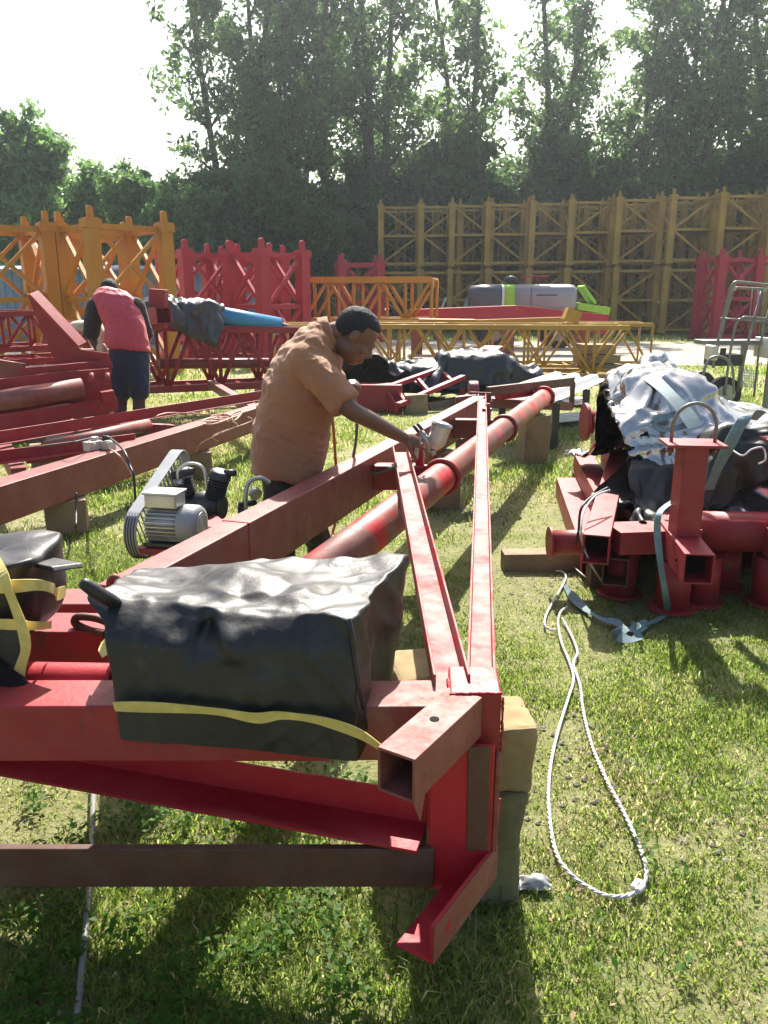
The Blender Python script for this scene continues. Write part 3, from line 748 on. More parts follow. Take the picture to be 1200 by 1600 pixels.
def body_ring(x, sz=1, w=.62): 
    zc = (zt_+zb_)/2; return (V((x, Y0, zc)), V((0, w*sz, 0)), V((0, 0, (zt_-zb_)/2*sz)))
MB().loft([body_ring(mx(800), 1.0), body_ring(mx(884), 1.0), body_ring(mx(892), .96), body_ring(mx(896), .8)], 28, 3.6).build('body_shell', M['tank'], mc)
MB().loft([body_ring(mx(733), .72), body_ring(mx(737), .9), body_ring(mx(750), .99), body_ring(mx(781), 1.0)], 28, 3.6).build('nose_cowl', M['charcoal'], mc)
MB().loft([body_ring(mx(780), 1.004), body_ring(mx(784), 1.006)], 28, 3.6).build('white_stripe', M['whitepaint'], mc)
MB().loft([body_ring(mx(784), 1.01), body_ring(mx(800), 1.01)], 28, 3.6).build('green_stripe', M['lime'], mc)
mb = MB().prism([(-.45, 0), (.45, 0), (.45, .22), (-.45, .22)], (mx(898), Y0, 1.15), (mx(948), Y0, 1.0)); mb.prism([(-.4, 0), (.4, 0), (.36, .1), (-.36, .1)], (mx(904), Y0, 1.82), (mx(925), Y0, 1.3)); mb.build('tail_hopper', M['lime'], mc, .02)
mb = MB()
for x in (mx(818), mx(838)): mb.tube([(x, Y0-.2, 1.88), (x, Y0-.2, 2.12)], .02, 6)
mb.tube([(mx(812), Y0-.2, 2.12), (mx(856), Y0-.2, 2.14)], .025, 6); mb.build('top_rail', M['crimson'], mc)
mb = MB().ellipsoid((mx(797), Y0, 2.02), [(.22, 0, 0), (0, .2, 0), (0, 0, .14)]); mb.tube([(mx(797), Y0, 1.86), (mx(797), Y0, 2.0)], .14, 12); mb.build('filler_cap', M['darkmetal'], mc)
MB().box((mx(848), Y0-.615, 1.58), .62, .02, .045).build('model_strip', M['charcoal'], mc)
MB().box((mx(824), Y0-.628, 1.45), .015, .01, .75).build('panel_seam', M['charcoal'], mc)
MB().bar((mx(735), Y0, .95), (mx(930), Y0, .95), .9, .14).build('chassis', M['crimson'], mc)
for x in (mx(770), mx(870)):
    for s in (-.62, .62):
        wl = MB().tube([(x, Y0+s-.1, .42), (x, Y0+s+.1, .42)], .42, 20).build('wheel', M['rubber'], mc, .03)
        MB().tube([(x, Y0+s-.12, .42), (x, Y0+s+.12, .42)], .2, 14).build('rim', M['tank'], wl)
# clutter in front of the stacks: small metal things
for i, (px, py, y) in enumerate(((705, 470, 30), (670, 468, 30.5))):
    q = PY(px, py, y); t_ = thing('seat_frame', (q.x, y, 0), ('pale', 'dark')[i]+' seat shaped steel frame standing left of the grey machine', 'frame')
    MB().bar((q.x-.5, y, .95), (q.x+.35, y, .95), .5, .1).build('seat', (M['tank'], M['steel'])[i], t_); MB().bar((q.x+.4, y, .95), (q.x+.62, y, 1.5), .5, .08, up=(1, 0, 0)).build('backrest', (M['tank'], M['steel'])[i], t_)
    for s in (-.45, .35): MB().bar((q.x+s, y, 0), (q.x+s, y, .92), .3, .08).build('leg', M['rusty'], t_)
# ------------------------------------------------------------------ blue grey shed behind the crimson sections
sh = thing('blue_shed', (-9, 27, 0), 'low blue grey corrugated shed behind the orange and crimson mast sections', 'shed')
mb = MB(); xa, xb = -16.5, -3.6; n = 190; prof = []
for i in range(n+1):
    x = xa+(xb-xa)*i/n; prof.append((x, 27+(.03 if (i//2) % 2 else -.03)))
vs = [V((x, y, 0)) for x, y in prof]+[V((x, y, 2.35)) for x, y in prof]
mb.add(vs, [[i, i+1, n+2+i, n+1+i] for i in range(n)]); mb.build('wall', M['shed'], sh)
mb = MB(); mb.box((xb+.0, 29, 1.17), .06, 3.9, 2.34); mb.box((xa, 29, 1.17), .06, 3.9, 2.34); mb.box(((xa+xb)/2, 31, 1.17), xb-xa, .06, 2.34); mb.build('end_wall', M['shed'], sh)
mb = MB(); mb.add([V((xa-.3, 26.6, 2.33)), V((xb+.3, 26.6, 2.33)), V((xb+.3, 31.4, 2.6)), V((xa-.3, 31.4, 2.6)), V((xa-.3, 26.6, 2.39)), V((xb+.3, 26.6, 2.39)), V((xb+.3, 31.4, 2.66)), V((xa-.3, 31.4, 2.66))], [[3, 2, 1, 0], [4, 5, 6, 7], [0, 1, 5, 4], [1, 2, 6, 5], [2, 3, 7, 6], [3, 0, 4, 7]]); mb.build('roof', M['shed'], sh)
# ------------------------------------------------------------------ tubular trailer cage on the right
YT = 11.2
def q(px, py, dy=0): return PY(px, py, YT+dy)
cg = thing('tubular_trailer', (q(1160, 560).x, YT, 0), 'grey tubular framed trailer with cream mudguard at the right edge', 'trailer')
MB().tube(smooth_path([q(1114, 575), q(1120, 540), q(1139, 462), q(1146, 443), q(1158, 441), q(1195, 445), q(1240, 449)], 5), .02, 8).build('frame_tube', M['cage'], cg)
MB().tube(smooth_path([q(1114, 575, 1), q(1122, 540, 1), q(1141, 468, 1), q(1149, 452, 1), q(1160, 450, 1), q(1240, 455, 1)], 5), .02, 8).build('frame_tube', M['cage'], cg)
MB().tube(smooth_path([q(1133, 618), q(1138, 570), q(1149, 510), q(1158, 498), q(1172, 496), q(1230, 502)], 5), .018, 8).build('frame_tube', M['cage'], cg)
MB().tube([q(1152, 612), q(1166, 545), q(1190, 455)], .02, 8).build('frame_tube', M['cage'], cg)
MB().tube([q(1178, 620), q(1186, 545), q(1205, 470)], .016, 8).build('frame_tube', M['cage'], cg)
MB().tube([q(1125, 497), q(1150, 499), q(1215, 505)], .012, 8).build('frame_tube', M['cage'], cg)
MB().tube([q(1146, 443), q(1149, 452, 1)], .018, 8).build('cross_tube', M['cage'], cg)
MB().tube([q(1195, 445), q(1196, 454, 1)], .018, 8).build('cross_tube', M['cage'], cg)
a = q(1115, 528); c = q(1230, 528); mb = MB().box(((a.x+c.x)/2, YT+.5, a.z-.08), c.x-a.x, .4, .06); mb.build('deck', M['cage'], cg, .01)
a = q(1112, 540); c = q(1122, 540); mb = MB().box(((a.x+c.x)/2, YT+.1, a.z-.1), c.x-a.x, .3, .2); mb.build('mudguard', M['white'], cg, .02)
a = q(1127, 549); MB().box((a.x, YT-.06, a.z), .08, .03, .1).build('tail_lamp', M['darkmetal'], cg, .01)
a = q(1136, 565); MB().box((a.x, YT+.15, a.z+.02), .42, .3, .16).build('toolbox', M['darkmetal'], cg, .01)
a = q(1139, 594); wz = .23
wl = MB().tube([(a.x, YT+.05, wz), (a.x, YT+.22, wz)], wz, 22).build('wheel', M['rubber'], cg, .03); MB().tube([(a.x, YT+.03, wz), (a.x, YT+.1, wz)], .13, 14).build('rim', M['steel'], wl)
wl = MB().tube([(a.x, YT+.95, wz), (a.x, YT+1.12, wz)], wz, 22).build('wheel', M['rubber'], cg, .03); MB().tube([(a.x, YT+1.08, wz), (a.x, YT+1.14, wz)], .13, 14).build('rim', M['steel'], wl)
mb = MB(); A0, A1, A2, A3 = q(1157, 577), q(1184, 580), q(1184, 606), q(1157, 603)
for i in range(9): mb.tube([A0.lerp(A1, i/8), A3.lerp(A2, i/8)], .006, 4)
for i in range(7): mb.tube([A0.lerp(A3, i/6), A1.lerp(A2, i/6)], .006, 4)
mb.build('mesh_panel', M['whitepaint'], cg)
A0, A1, A2, A3 = q(1176, 452), q(1240, 452), q(1240, 520), q(1168, 520)
mb = MB()
for i in range(8): mb.tube([A0.lerp(A1, i/7), A3.lerp(A2, i/7)], .009, 4)
mb.build('guard_bars', M['cage'], cg)
a = q(1186, 545); MB().box((a.x+.2, YT+.3, a.z), .05, .5, .28).build('side_plate', M['whitepaint'], cg, .01)
for s in (0, 1): MB().bar((q(1210, 560).x, YT+.1+s*.9, 0), (q(1210, 560).x, YT+.1+s*.9, q(1210, 545).z), .06, .06).build('leg', M['cage'], cg)
MB().tube(smooth_path([q(1097, 612, -.6), q(1100, 580, -.6), q(1108, 562, -.6), q(1122, 557, -.6), q(1136, 562, -.6), q(1145, 578, -.6), q(1146, 615, -.6)], 6), .018, 8).build('step_hoop', M['cage'], cg)
# ------------------------------------------------------------------ main frame
ZT = .68
main = thing('crane_frame', (.2, 1.7, 0), 'long red steel crane frame in the foreground that the stooping man is spraying', 'steel frame')
dB = V((.348, 1, 0)).normalized(); nB = V((-dB.y, dB.x, 0)); up = V((0, 0, 1))
E0 = PZ(451, 784, ZT); BW, BH = .115, .24
def edge(Y): return E0+dB*((Y-E0.y)/dB.y)          # right top edge of the long box beam
def bc(Y, dz=0): return edge(Y)+nB*(BW/2)-up*(BH/2)+up*dz
MB().bar(bc(2.32), bc(7.25), BW, BH).build('long_box_beam', M['beam'], main, .006)
MB().bar(bc(3.05, 0), bc(3.058, 0), BW+.006, BH+.006).build('weld_seam', M['redfresh'], main, .003)
MB().box((bc(7.27).x, bc(7.27).y, ZT-.12), .2, .012, .3, -math.atan2(dB.x, dB.y)).build('end_plate', M['beam'], main, .003)
PR = .085; PZc = .56
def pipe(Y): return V((.285+.348*(Y-4.3), Y, PZc))
MB().tube([pipe(1.98), pipe(4), pipe(6), pipe(8.15)], PR, 32).build('long_pipe', M['pipe'], main)
MB().tube([pipe(8.1), pipe(8.15)], PR*1.35, 28).build('pipe_flange', M['redfresh'], main, .004)
for i, Y in enumerate((4.42, 6.15)):
    c = pipe(Y); e = edge(Y); 
    cl = MB().ring(c, dB, PR+.012, .014, 30, 8).build('pipe_clamp', (M['red'], M['beam'])[i], main)
    b0 = c-nB*0+nB*(PR+.045)
    mb = MB().bar(b0+up*.0, b0+up*.15, .045, .035, up=dB); mb.tube([b0+up*.14-nB*.03, b0+up*.14+nB*.045], .014, 8); mb.tube([b0+up*.15, b0+up*.19], .017, 6); mb.tube([b0+up*.05-nB*.05, b0+up*.05+nB*.04], .018, 8)
    mb.build('clamp_bolt', (M['red'], M['beam'])[i], cl, .003)
    r0 = e-up*.11+nB*-.004
    mb = MB().bar(r0+up*.06, b0+up*.06+nB*-.01, .1, .012, up=up)
    mb.bar(r0-up*.02+dB*.03, b0-up*.02+dB*.03, .012, .14)
    mb.build('pipe_bracket', (M['red'], M['beam'])[i], main, .003)
# the two diagonals meeting at the near corner
node = V((.2, 1.79, ZT))
dl0, dl1 = PZ(706, 1064, ZT), PZ(625, 703, ZT+.02)
dr0, dr1 = PZ(744, 1064, ZT), PZ(753, 622, ZT+.02)
d_ = (dl1-dl0).normalized(); MB().channel(dl0-up*.035, dl1-up*.02, .088, .052, .007).build('diagonal_channel', M['patch'], main, .002)
MB().channel(dr0-up*.05+V((.012, .0, 0)), dr1-up*.012, .07, .05, .007).build('diagonal_channel', M['patch'], main, .002)
# corner block and slotted tube
ca = V((-.15, -.235, 0)).normalized()
nb = MB().box((.212, 1.715, ZT-.075), .118, .14, .15, R(-3)).build('corner_block', M['red'], main, .006)
t0 = V((.185, 1.655, ZT-.052)); t1 = t0+ca*.3
mb = MB().hollow(t0, t1, .088, .1, .007); tb = mb.build('open_tube', M['rusty'], main, .002)
hc = t0.lerp(t1, .48)+up*.0508; MB().tube([hc-up*.001, hc+up*.0006], .0105, 20).build('bolt_hole_disc', M['hole_shade'], tb)  # painted dark disc for the opening, nothing is cut through
MB().add([t1+V((.035, -.022, -.05)), t1+V((.05, -.002, -.05)), t1+V((.06, .015, -.05)), t1+V((.05, -.004, -.105))], [[0, 3, 1], [1, 3, 2]]).build('torn_lip', M['rusty'], tb)
def weld(pts, r, parent, mat='redfresh'):
    p_ = smooth_path(pts, 14); return MB().tube([p+V((random.uniform(-1, 1), random.uniform(-1, 1), random.uniform(-1, 1)))*r*.3 for p in p_], [r*(.75+.5*random.random()) for _ in p_], 7).build('weld_bead', M[mat], parent)
weld([V((.148, 1.643, ZT-.001)), V((.21, 1.644, ZT)), V((.27, 1.646, ZT-.001))], .0035, main); weld([V((.152, 1.61, ZT-.008)), V((.152, 1.67, ZT-.008)), V((.152, 1.73, ZT-.008))], .005, main)
weld([V((.27, 1.643, ZT-.01)), V((.271, 1.643, ZT-.08)), V((.27, 1.643, ZT-.148))], .0032, main, 'red'); weld([V((.115, 1.6, .2)), V((.115, 1.6, .25)), V((.115, 1.6, .31))], .005, main, 'red')
weld([V((.16, 1.783, ZT-.012)), V((.2, 1.79, ZT-.012)), V((.26, 1.785, ZT-.012))], .006, main)
# near cross beam (under the wrapped box), top rusty on the right
xb0 = PZ(575, 1082, ZT-.008); 
MB().bar((-1.35, 1.665, ZT-.078), (-.12, 1.665, ZT-.078), .13, .14).build('cross_beam', M['red'], main, .006)
MB().bar((-.1195, 1.668, ZT-.08), (.152, 1.672, ZT-.08), .128, .136).build('beam_end', M['rusty'], main, .004)
# second cross beam farther back
MB().bar((-1.75, 2.08, ZT-.07), (-.55, 2.05, ZT-.07), .14, .14).build('cross_beam', M['red'], main, .006)
MB().bar((-1.5, 2.36, ZT-.14), (-.83, 2.36, ZT-.14), .14, .2).build('cross_beam', M['beam'], main, .006)
MB().bar((-.86, 2.32, ZT-.19), (-.72, 2.06, ZT-.19), .012, .26).build('gusset', M['red'], main, .003)
# short bright pipe
pz = ZT-.045; MB().tube([(-1.5, 1.82, pz), (-.66, 1.79, pz)], .045, 28).build('short_pipe', M['redfresh'], main, .003)
c = PY(40, 1060, 1.88); MB().ring(c, (1, .2, 0), .06, .012, 24, 8, 0, 3.6).build('pipe_saddle', M['redfresh'], main)
MB().tube(smooth_path([PY(165, 990, 1.98), PY(140, 985, 2.0), PY(118, 974, 2.02), PY(122, 964, 2.02), PY(150, 966, 2.02), PY(175, 975, 2.0)], 8), .011, 10).build('bent_handle', M['brown'], main)
MB().tube(smooth_path([PY(172, 935, 2.2), PY(172, 910, 2.2), PY(178, 902, 2.2), PY(184, 908, 2.2), PY(185, 935, 2.2)], 8), .011, 10).build('lifting_eye', M['rusty'], main)
# lower level
MB().bar((-1.5, 1.6, .257), (.117, 1.6, .257), .02, .105).build('lower_bar', M['brown'], main, .003)
la, lb_ = V((-1.3, 2.06, .322)), V((.105, 1.668, .322))
MB().angle(la, lb_, .115, .085, .008, side=1).build('lower_angle', M['redfresh'], main, .002)
# corner post: a wide angle, plus foot angle
ppl = .13; 
MB().bar((.112, 1.655, .19), (.112, 1.655, ZT-.107), .012, .1, up=(0, 1, 0)).build('post_web', M['redfresh'], main, .002)
mb = MB(); mb.bar((.178, 1.606, .19), (.178, 1.606, ZT-.107), .145, .01, up=(0, 1, 0)); mb.build('post_face', M['redfresh'], main, .002)
mb = MB(); mb.bar((.258, 1.647, .29), (.261, 1.66, ZT-.152), .013, .092, up=(0, 1, 0)); mb.build('post_flange', M['beam'], main, .003)
mb = MB(); mb.bar((.218, 1.599, .3), (.214, 1.599, ZT-.107), .05, .006, up=(0, 1, 0)); mb.build('post_strip', M['brown'], main, .002)
f0 = V((.268, 1.63, .2)); f1 = f0+ca*.31
fb = MB().angle(f0, f1, .09, .095, .008, side=1).build('foot_angle', M['redfresh'], main, .002)
fs = ca.cross(up)
MB().bar(f0+up*.048-fs*.002+ca*.0, f1+up*.048-fs*.002, .003, .09).build('foot_face', M['rusty'], fb)
hp = f0.lerp(f1, .8)+up*.05-fs*.0036; MB().tube([hp, hp-fs*.001], .011, 14).build('bolt_hole_disc', M['redfresh'], fb)
MB().bar(f0+up*.06+V((-.04, .0, .03)), f0+up*.2+V((-.02, .04, 0)), .07, .01, up=ca).build('gusset', M['redfresh'], main, .002)
# far end cross pieces by the pipe flange
p8 = pipe(8.15)
MB().bar(PY(762, 612, 7.6), PY(895, 596, 8.7), .05, .09).build('end_channel', M['brown'], main, .003)
MB().bar((PY(895, 596, 8.7)), PY(893, 636, 8.7), .05, .05).build('end_stub', M['brown'], main, .003)
MB().bar(PY(770, 630, 7.9), PY(893, 635, 8.7), .05, .09).build('end_channel', M['beam'], main, .003)
MB().tube([PY(778, 617, 7.9), PY(828, 612, 8.2)], .05, 16).build('end_tube', M['redfresh'], main)
c = PY(742, 612, 7.5); MB().tube([c-V((.06, 0, 0)), c+V((.03, 0, 0))], .1, 18).build('end_wheel', M['beam'], main, .008)
MB().bar(PY(712, 630, 7.3), PY(745, 626, 7.3), .09, .12).build('end_stub', M['beam'], main, .004)
mb = MB().bar(bc(6.9, -.2)+V((0, 0, 0)), bc(6.9, -.2)-up*.24, .2, .2, up=dB); mb.build('leg', M['brown'], main, .004)
# blocks that carry the frame
def stone(name, c, sx, sy, sz, rz, mat, label, cat, group, jit=.012, seed=0):
    random.seed(seed); bm = bmesh.new()
    mb = MB().box(V(c)+V((0, 0, sz/2)), sx, sy, sz, rz, jit); o = mb.build(name, mat, bevel=.012, loc=c)
    o.modifiers.remove(o.modifiers['wn'])
    sb = o.modifiers.new('sub', 'SUBSURF'); sb.subdivision_type = 'SIMPLE'; sb.levels = sb.render_levels = 4
    tx = bpy.data.textures.new('chips', 'CLOUDS'); tx.noise_scale = .06; tx.noise_depth = 3
    dm = o.modifiers.new('chips', 'DISPLACE'); dm.texture = tx; dm.strength = .02; dm.texture_coords = 'LOCAL'
    bm.free(); return tag(o, label, cat, group)
M['stone'] = paint('yellow_sandy_stone', (.33, .24, .12), (.25, .18, .09), rust=.1, rough=.9, rustcol=(.2, .16, .09), scale=9)
M['stone2'] = paint('mossy_dark_stone', (.2, .17, .09), (.15, .14, .075), rust=.25, rough=.95, rustcol=(.09, .1, .04), scale=9)
stone('packing_block', (.265, 1.87, .335), .215, .21, .18, .05, M['stone'], 'pale yellow brown block at the top of the pile under the near frame corner', 'block', 'blocks under the frame corner', seed=1)
stone('packing_block', (.268, 1.875, .168), .195, .24, .165, -.08, M['stone2'], 'dark block in the middle of the pile under the near frame corner', 'block', 'blocks under the frame corner', seed=2)
stone('packing_block', (.265, 1.87, -.01), .18, .22, .178, .03, M['stone2'], 'lowest mossy block standing in the grass under the frame corner', 'block', 'blocks under the frame corner', seed=3)
stone('packing_block', (.12, 2.14, .34), .2, .2, .18, .3, M['stone'], 'pale block seen through the gap behind the wrapped black box', 'block', None, seed=4)
stone('packing_block', (.12, 2.14, .0), .22, .2, .338, .1, M['stone2'], 'dark block below the pale one behind the wrapped black box', 'block', None, seed=5)
p = bc(5.9); o = MB().box((p.x-.0, p.y, .215), .3, .2, .43, .3, .01).build('timber_block', M['wood'], bevel=.01); tag(o, 'old timber block under the middle of the long box beam', 'timber block')
p = pipe(7.6); o = MB().box((p.x, p.y, .233), .24, .22, .466, .2, .01).build('timber_block', M['wood'], bevel=.01); tag(o, 'timber block under the far end of the long pipe', 'timber block')
p = bc(2.6); o = MB().box((p.x-.02, p.y+.02, .215), .2, .2, .43, .3, .01).build('timber_block', M['wood'], bevel=.01); tag(o, 'timber block under the near end of the long box beam', 'timber block')
o = MB().box((-1.25, 2.0, .26), .2, .2, .52, .2, .01).build('timber_block', M['wood'], bevel=.01); tag(o, 'timber block under the back cross beam at the left', 'timber block')
# thin rod on the grass
a, b_ = PZ(130, 1600, .014), PZ(147, 1215, .03)
o = MB().tube([a-V((-.02, .12, 0)), a.lerp(b_, .5)+V((.004, 0, .006)), b_], .0085, 10).build('steel_rod', M['cage']); tag(o, 'thin grey steel rod lying in the grass below the frame', 'rod')
# ------------------------------------------------------------------ wrapped black box
bx = thing('wrapped_box', (-.35, 1.8, ZT), 'large box wrapped in black plastic sheet on the foreground frame', 'wrapped box')
c8 = [PY(182, 1098, 1.585), PY(560, 1172, 1.545), PY(612, 1052, 1.93), V((-.62, 2.05, .62)), PY(150, 935, 1.63), PY(548, 964, 1.575), PY(634, 866, 1.99), PY(215, 890, 2.06)]
c8[0].z = .60; c8[1].z = .572
nu, nv, nw = 56, 40, 36
bm = bmesh.new(); vd = {}
def tri(u, v, w_):
    a = c8[0].lerp(c8[1], u); b = c8[3].lerp(c8[2], u); c = c8[4].lerp(c8[5], u); d = c8[7].lerp(c8[6], u)
    return a.lerp(b, v).lerp(c.lerp(d, v), w_)
def bv(i, j, k):
    if (i, j, k) not in vd:
        u, v, w_ = i/nu, j/nv, k/nw; p = tri(u, v, w_)
        n3 = noise.noise_vector(p*5+V((3, 1, 7)))*.011+noise.noise_vector(p*13)*.0045
        p = p+n3*(.3+.7*w_)
        if w_ > .98:       # sagging top with ridges
            p.z += -.018*math.sin(math.pi*u)*math.sin(math.pi*v)+.016*math.sin(u*9+v*5)*math.sin(math.pi*v)*.6
            p.z += .03*math.exp(-((u-.45)**2/.02+(v-.55)**2/.12))
            p.z += .014*abs(noise.noise(V((u*6, v*3, 2))))
        if v < .02:        # front: slight belly, dent by the fold
            p.y += -.012*math.sin(math.pi*u)*math.sin(math.pi*w_)+.03*math.exp(-((u-.45)**2/.003+(w_-.86)**2/.012))-.02*math.exp(-((u-.53)**2/.004+(w_-.88)**2/.02))
            p.x += .0
            if w_ > .5: p.y += .01*math.sin(u*14+w_*9)*(w_-.5)
        if u > .98:
            p.x += .012*math.sin(v*9)*(.3+w_)-.014*math.exp(-((v-.35)**2/.01))
        if w_ > .7: p.y += .07*max(0, (w_-.7)/.3)**2*max(0, 1-v/.3)*(1-.75*u)
        if v < .45: p.z -= .045*max(0, (.45-v)/.45)**2*max(0, (w_-.7)/.3)*(1-.8*u)
        if v < .02: 
            p.y += .035*math.exp(-(((u-.43)-.25*(w_-.9))**2/.0016+(w_-.8)**2/.02)); p.y -= .022*math.exp(-((u-.5+.3*(w_-.85))**2/.003+(w_-.83)**2/.03)); p.y += .018*math.exp(-((u-.3)**2/.002+(w_-.85)**2/.008))
        fo = lambda q_, s_: max(0, s_-abs(noise.noise(q_)))/s_
        if v < .02: p.y -= (.009*fo(V((p.x*7+p.z*3, p.z*2.2, 4))+noise.noise_vector(p*3)*.3, .16)+.006*fo(V((p.x*13-p.z*6, p.z*5, 9)), .12))*(.4+.6*w_)
        if w_ > .98: p.z += .005*fo(V((p.x*5+p.y*4, p.y*9-p.x*3, 2))+noise.noise_vector(p*3)*.3, .18)+.003*fo(V((p.x*11, p.y*7, 6)), .14)
        if u > .98: p.x += .009*fo(V((p.y*7+p.z*4, p.z*4, 8)), .17)
        hr = math.exp(-(((u)**2)/.006+((w_-1)**2)/.008+(v)**2/.02)); p += V((-.05, -.0, .02))*hr
        vd[(i, j, k)] = bm.verts.new(p-bx.location)
    return vd[(i, j, k)]
for i in range(nu):
    for k in range(nw):
        bm.faces.new([bv(i, 0, k), bv(i+1, 0, k), bv(i+1, 0, k+1), bv(i, 0, k+1)]); bm.faces.new([bv(i+1, nv, k), bv(i, nv, k), bv(i, nv, k+1), bv(i+1, nv, k+1)])
for j in range(nv):
    for k in range(nw):
        bm.faces.new([bv(0, j+1, k), bv(0, j, k), bv(0, j, k+1), bv(0, j+1, k+1)]); bm.faces.new([bv(nu, j, k), bv(nu, j+1, k), bv(nu, j+1, k+1), bv(nu, j, k+1)])
for i in range(nu):
    for j in range(nv): bm.faces.new([bv(i, j, nw), bv(i+1, j, nw), bv(i+1, j+1, nw), bv(i, j+1, nw)])
me = bpy.data.meshes.new('plastic_cover'); bm.to_mesh(me); bm.free(); me.polygons.foreach_set('use_smooth', [True]*len(me.polygons))
o = bpy.data.objects.new('plastic_cover', me); COL.objects.link(o); o.parent = bx; me.materials.append(M['blackplastic'])
sb = o.modifiers.new('sub', 'SUBSURF'); sb.levels = sb.render_levels = 1
# hem fold down the front right corner and ear at the left top
MB().tube([PY(546, 966, 1.568), PY(551, 1000, 1.566), PY(559, 1060, 1.56), PY(568, 1108, 1.556)], [.004, .007, .006, .004], 6).build('corner_fold', M['blackplastic'], bx)
ear = MB().tube(smooth_path([PY(190, 946, 1.7), PY(165, 934, 1.66), PY(145, 921, 1.645), PY(126, 908, 1.635)], 6), [.003, .008, .012, .014, .015, .016]+[.016]*6+[.0155, .015, .0145, .014, .013, .011]+[.006], 10); ear.build('tied_corner', M['blackplastic'], bx)
ribbon(smooth_path([PY(178, 1104, 1.572), PY(260, 1106, 1.555), PY(340, 1112, 1.545), PY(400, 1122, 1.54), PY(440, 1118, 1.538), PY(500, 1126, 1.53), PY(560, 1146, 1.515), PY(597, 1170, 1.50)], 8), .024, (0, -.25, 1), .0012, .22).build('yellow_strap', M['tape'], bx)
ribbon(smooth_path([PY(166, 1024, 1.66), PY(160, 1012, 1.7), PY(163, 1000, 1.74)], 4), .02, (0, 1, .2), .001).build('yellow_strap', M['tape'], bx)
# ------------------------------------------------------------------ second wrapped bundle on the left
bl = thing('wrapped_bundle', (-1.05, 1.85, ZT), 'smaller black plastic bundle tied with yellow straps at the left edge', 'wrapped bundle')
x0, x1 = PY(-90, 950, 1.9).x, PY(80, 950, 1.9).x
def brow(t, w_):
    a = 2*math.pi*t; e = 3.2; cx, cy = (x0+x1)/2, 1.93
    rx, ry = (x1-x0)/2, .17; s = [.6, .78, .9, .97, 1.0, 1.0, 1.0, .98, .97, .9, .5, .05][w_]; z = [.72, .745, .78, .82, .86, .9, .935, .96, .985, .992, .99, .985][w_]; z = .72+(z-.72)*.82
    c_, s_ = math.cos(a), math.sin(a); x = cx+math.copysign(abs(c_)**(2/e), c_)*rx*s; y = cy+math.copysign(abs(s_)**(2/e), s_)*ry*s
    p = V((x, y, z)); p += noise.noise_vector(p*9+V((0, 4, 0)))*.018+noise.noise_vector(p*22)*.007; 
    if w_ in (7, 8) and c_ > .3: p.x += .012; p.z += .012*math.sin(t*30)
    return p
n = 60; mb = MB(); mb.add([brow(t/n, k) for k in range(12) for t in range(n)], [[k*n+i, k*n+(i+1) % n, (k+1)*n+(i+1) % n, (k+1)*n+i] for k in range(11) for i in range(n)], True)
o = mb.build('plastic_cover', M['blackplastic'], bl); sb = o.modifiers.new('sub', 'SUBSURF'); sb.levels = sb.render_levels = 2
MB().prism([(-.1, 0), (.1, 0), (.09, .012), (-.09, .01)], PY(40, 884, 1.86), PY(88, 878, 1.94)).build('top_flap', M['blackplastic'], bl, .004)
ribbon(smooth_path([PY(-30, 918, 1.745), PY(20, 916, 1.735), PY(60, 914, 1.745), PY(84, 920, 1.8), PY(88, 928, 1.86), PY(102, 924, 1.93)], 6), .028, (0, 0, 1), .0012, .15).build('yellow_strap', M['tape'], bl)
ribbon(smooth_path([PY(-30, 974, 1.74), PY(20, 976, 1.735), PY(60, 978, 1.745), PY(80, 976, 1.8)], 6), .022, (0, 0, 1), .0012, .2).build('yellow_strap', M['tape'], bl)
ribbon(smooth_path([PY(-10, 872, 1.78), PY(6, 905, 1.725), PY(22, 945, 1.72), PY(36, 985, 1.715), PY(40, 1015, 1.715), PY(33, 1040, 1.72), PY(28, 1062, 1.73)], 8), .026, (1, -.15, 0), .0012, .12).build('yellow_strap', M['tape'], bl)
# corrugated hose and black flap under the bundle
ho = []; path = smooth_path([PY(-40, 1010, 1.75), PY(-10, 1040, 1.73), PY(15, 1062, 1.72), PY(38, 1082, 1.71), PY(52, 1100, 1.7)], 16); rs = [.024+.004*(i % 2) for i in range(len(path))]
o = MB().tube(path, rs, 14, smooth=False).build('ribbed_hose', M['rubber']); tag(o, 'black ribbed hose hanging from the small bundle at the left edge', 'hose')
o = ribbon(smooth_path([PY(-30, 985, 1.76), PY(-8, 1015, 1.74), PY(10, 990, 1.74), PY(14, 1040, 1.73)], 6), .07, (1, 0, .3), .002, .2).build('plastic_flap', M['blackplastic']); tag(o, 'loose black plastic flap hanging below the small bundle', 'plastic flap')
# ------------------------------------------------------------------ second long frame, mid left
fr2 = thing('crane_frame', (-1.7, 6, 0), 'red frame at middle left with a white socket box lying on its box beam', 'steel frame')
Z2 = .474
a, b_ = PZ(0, 760, Z2), PZ(420, 632, Z2); d2 = (b_-a).normalized(); n2v = V((-d2.y, d2.x, 0))
a2, b2 = a-d2*.7, b_+d2*.5
MB().bar(a2+n2v*.085-up*.115, b2+n2v*.085-up*.115, .17, .23).build('long_box_beam', M['beam'], fr2, .006)
def two(px0, py0, px1, py1, z, w, h, mat, nm, side=-1):
    A, B = PZ(px0, py0, z), PZ(px1, py1, z); MB().angle(A-up*h, B-up*h, w, h, .01, side=side).build(nm, mat, fr2, .003); return A, B
two(-20, 676, 415, 609, .56, .06, .1, M['red'], 'angle_bar', 1)
two(-20, 706, 210, 677, .52, .06, .09, M['red'], 'angle_bar', 1)
MB().tube([PZ(70, 700, .4), PZ(232, 664, .45)], .055, 20).build('pipe', M['pipe'], fr2)
MB().bar(PZ(30, 742, .36), PZ(0, 690, .4), .1, .1).build('cross_beam', M['beam'], fr2, .004)
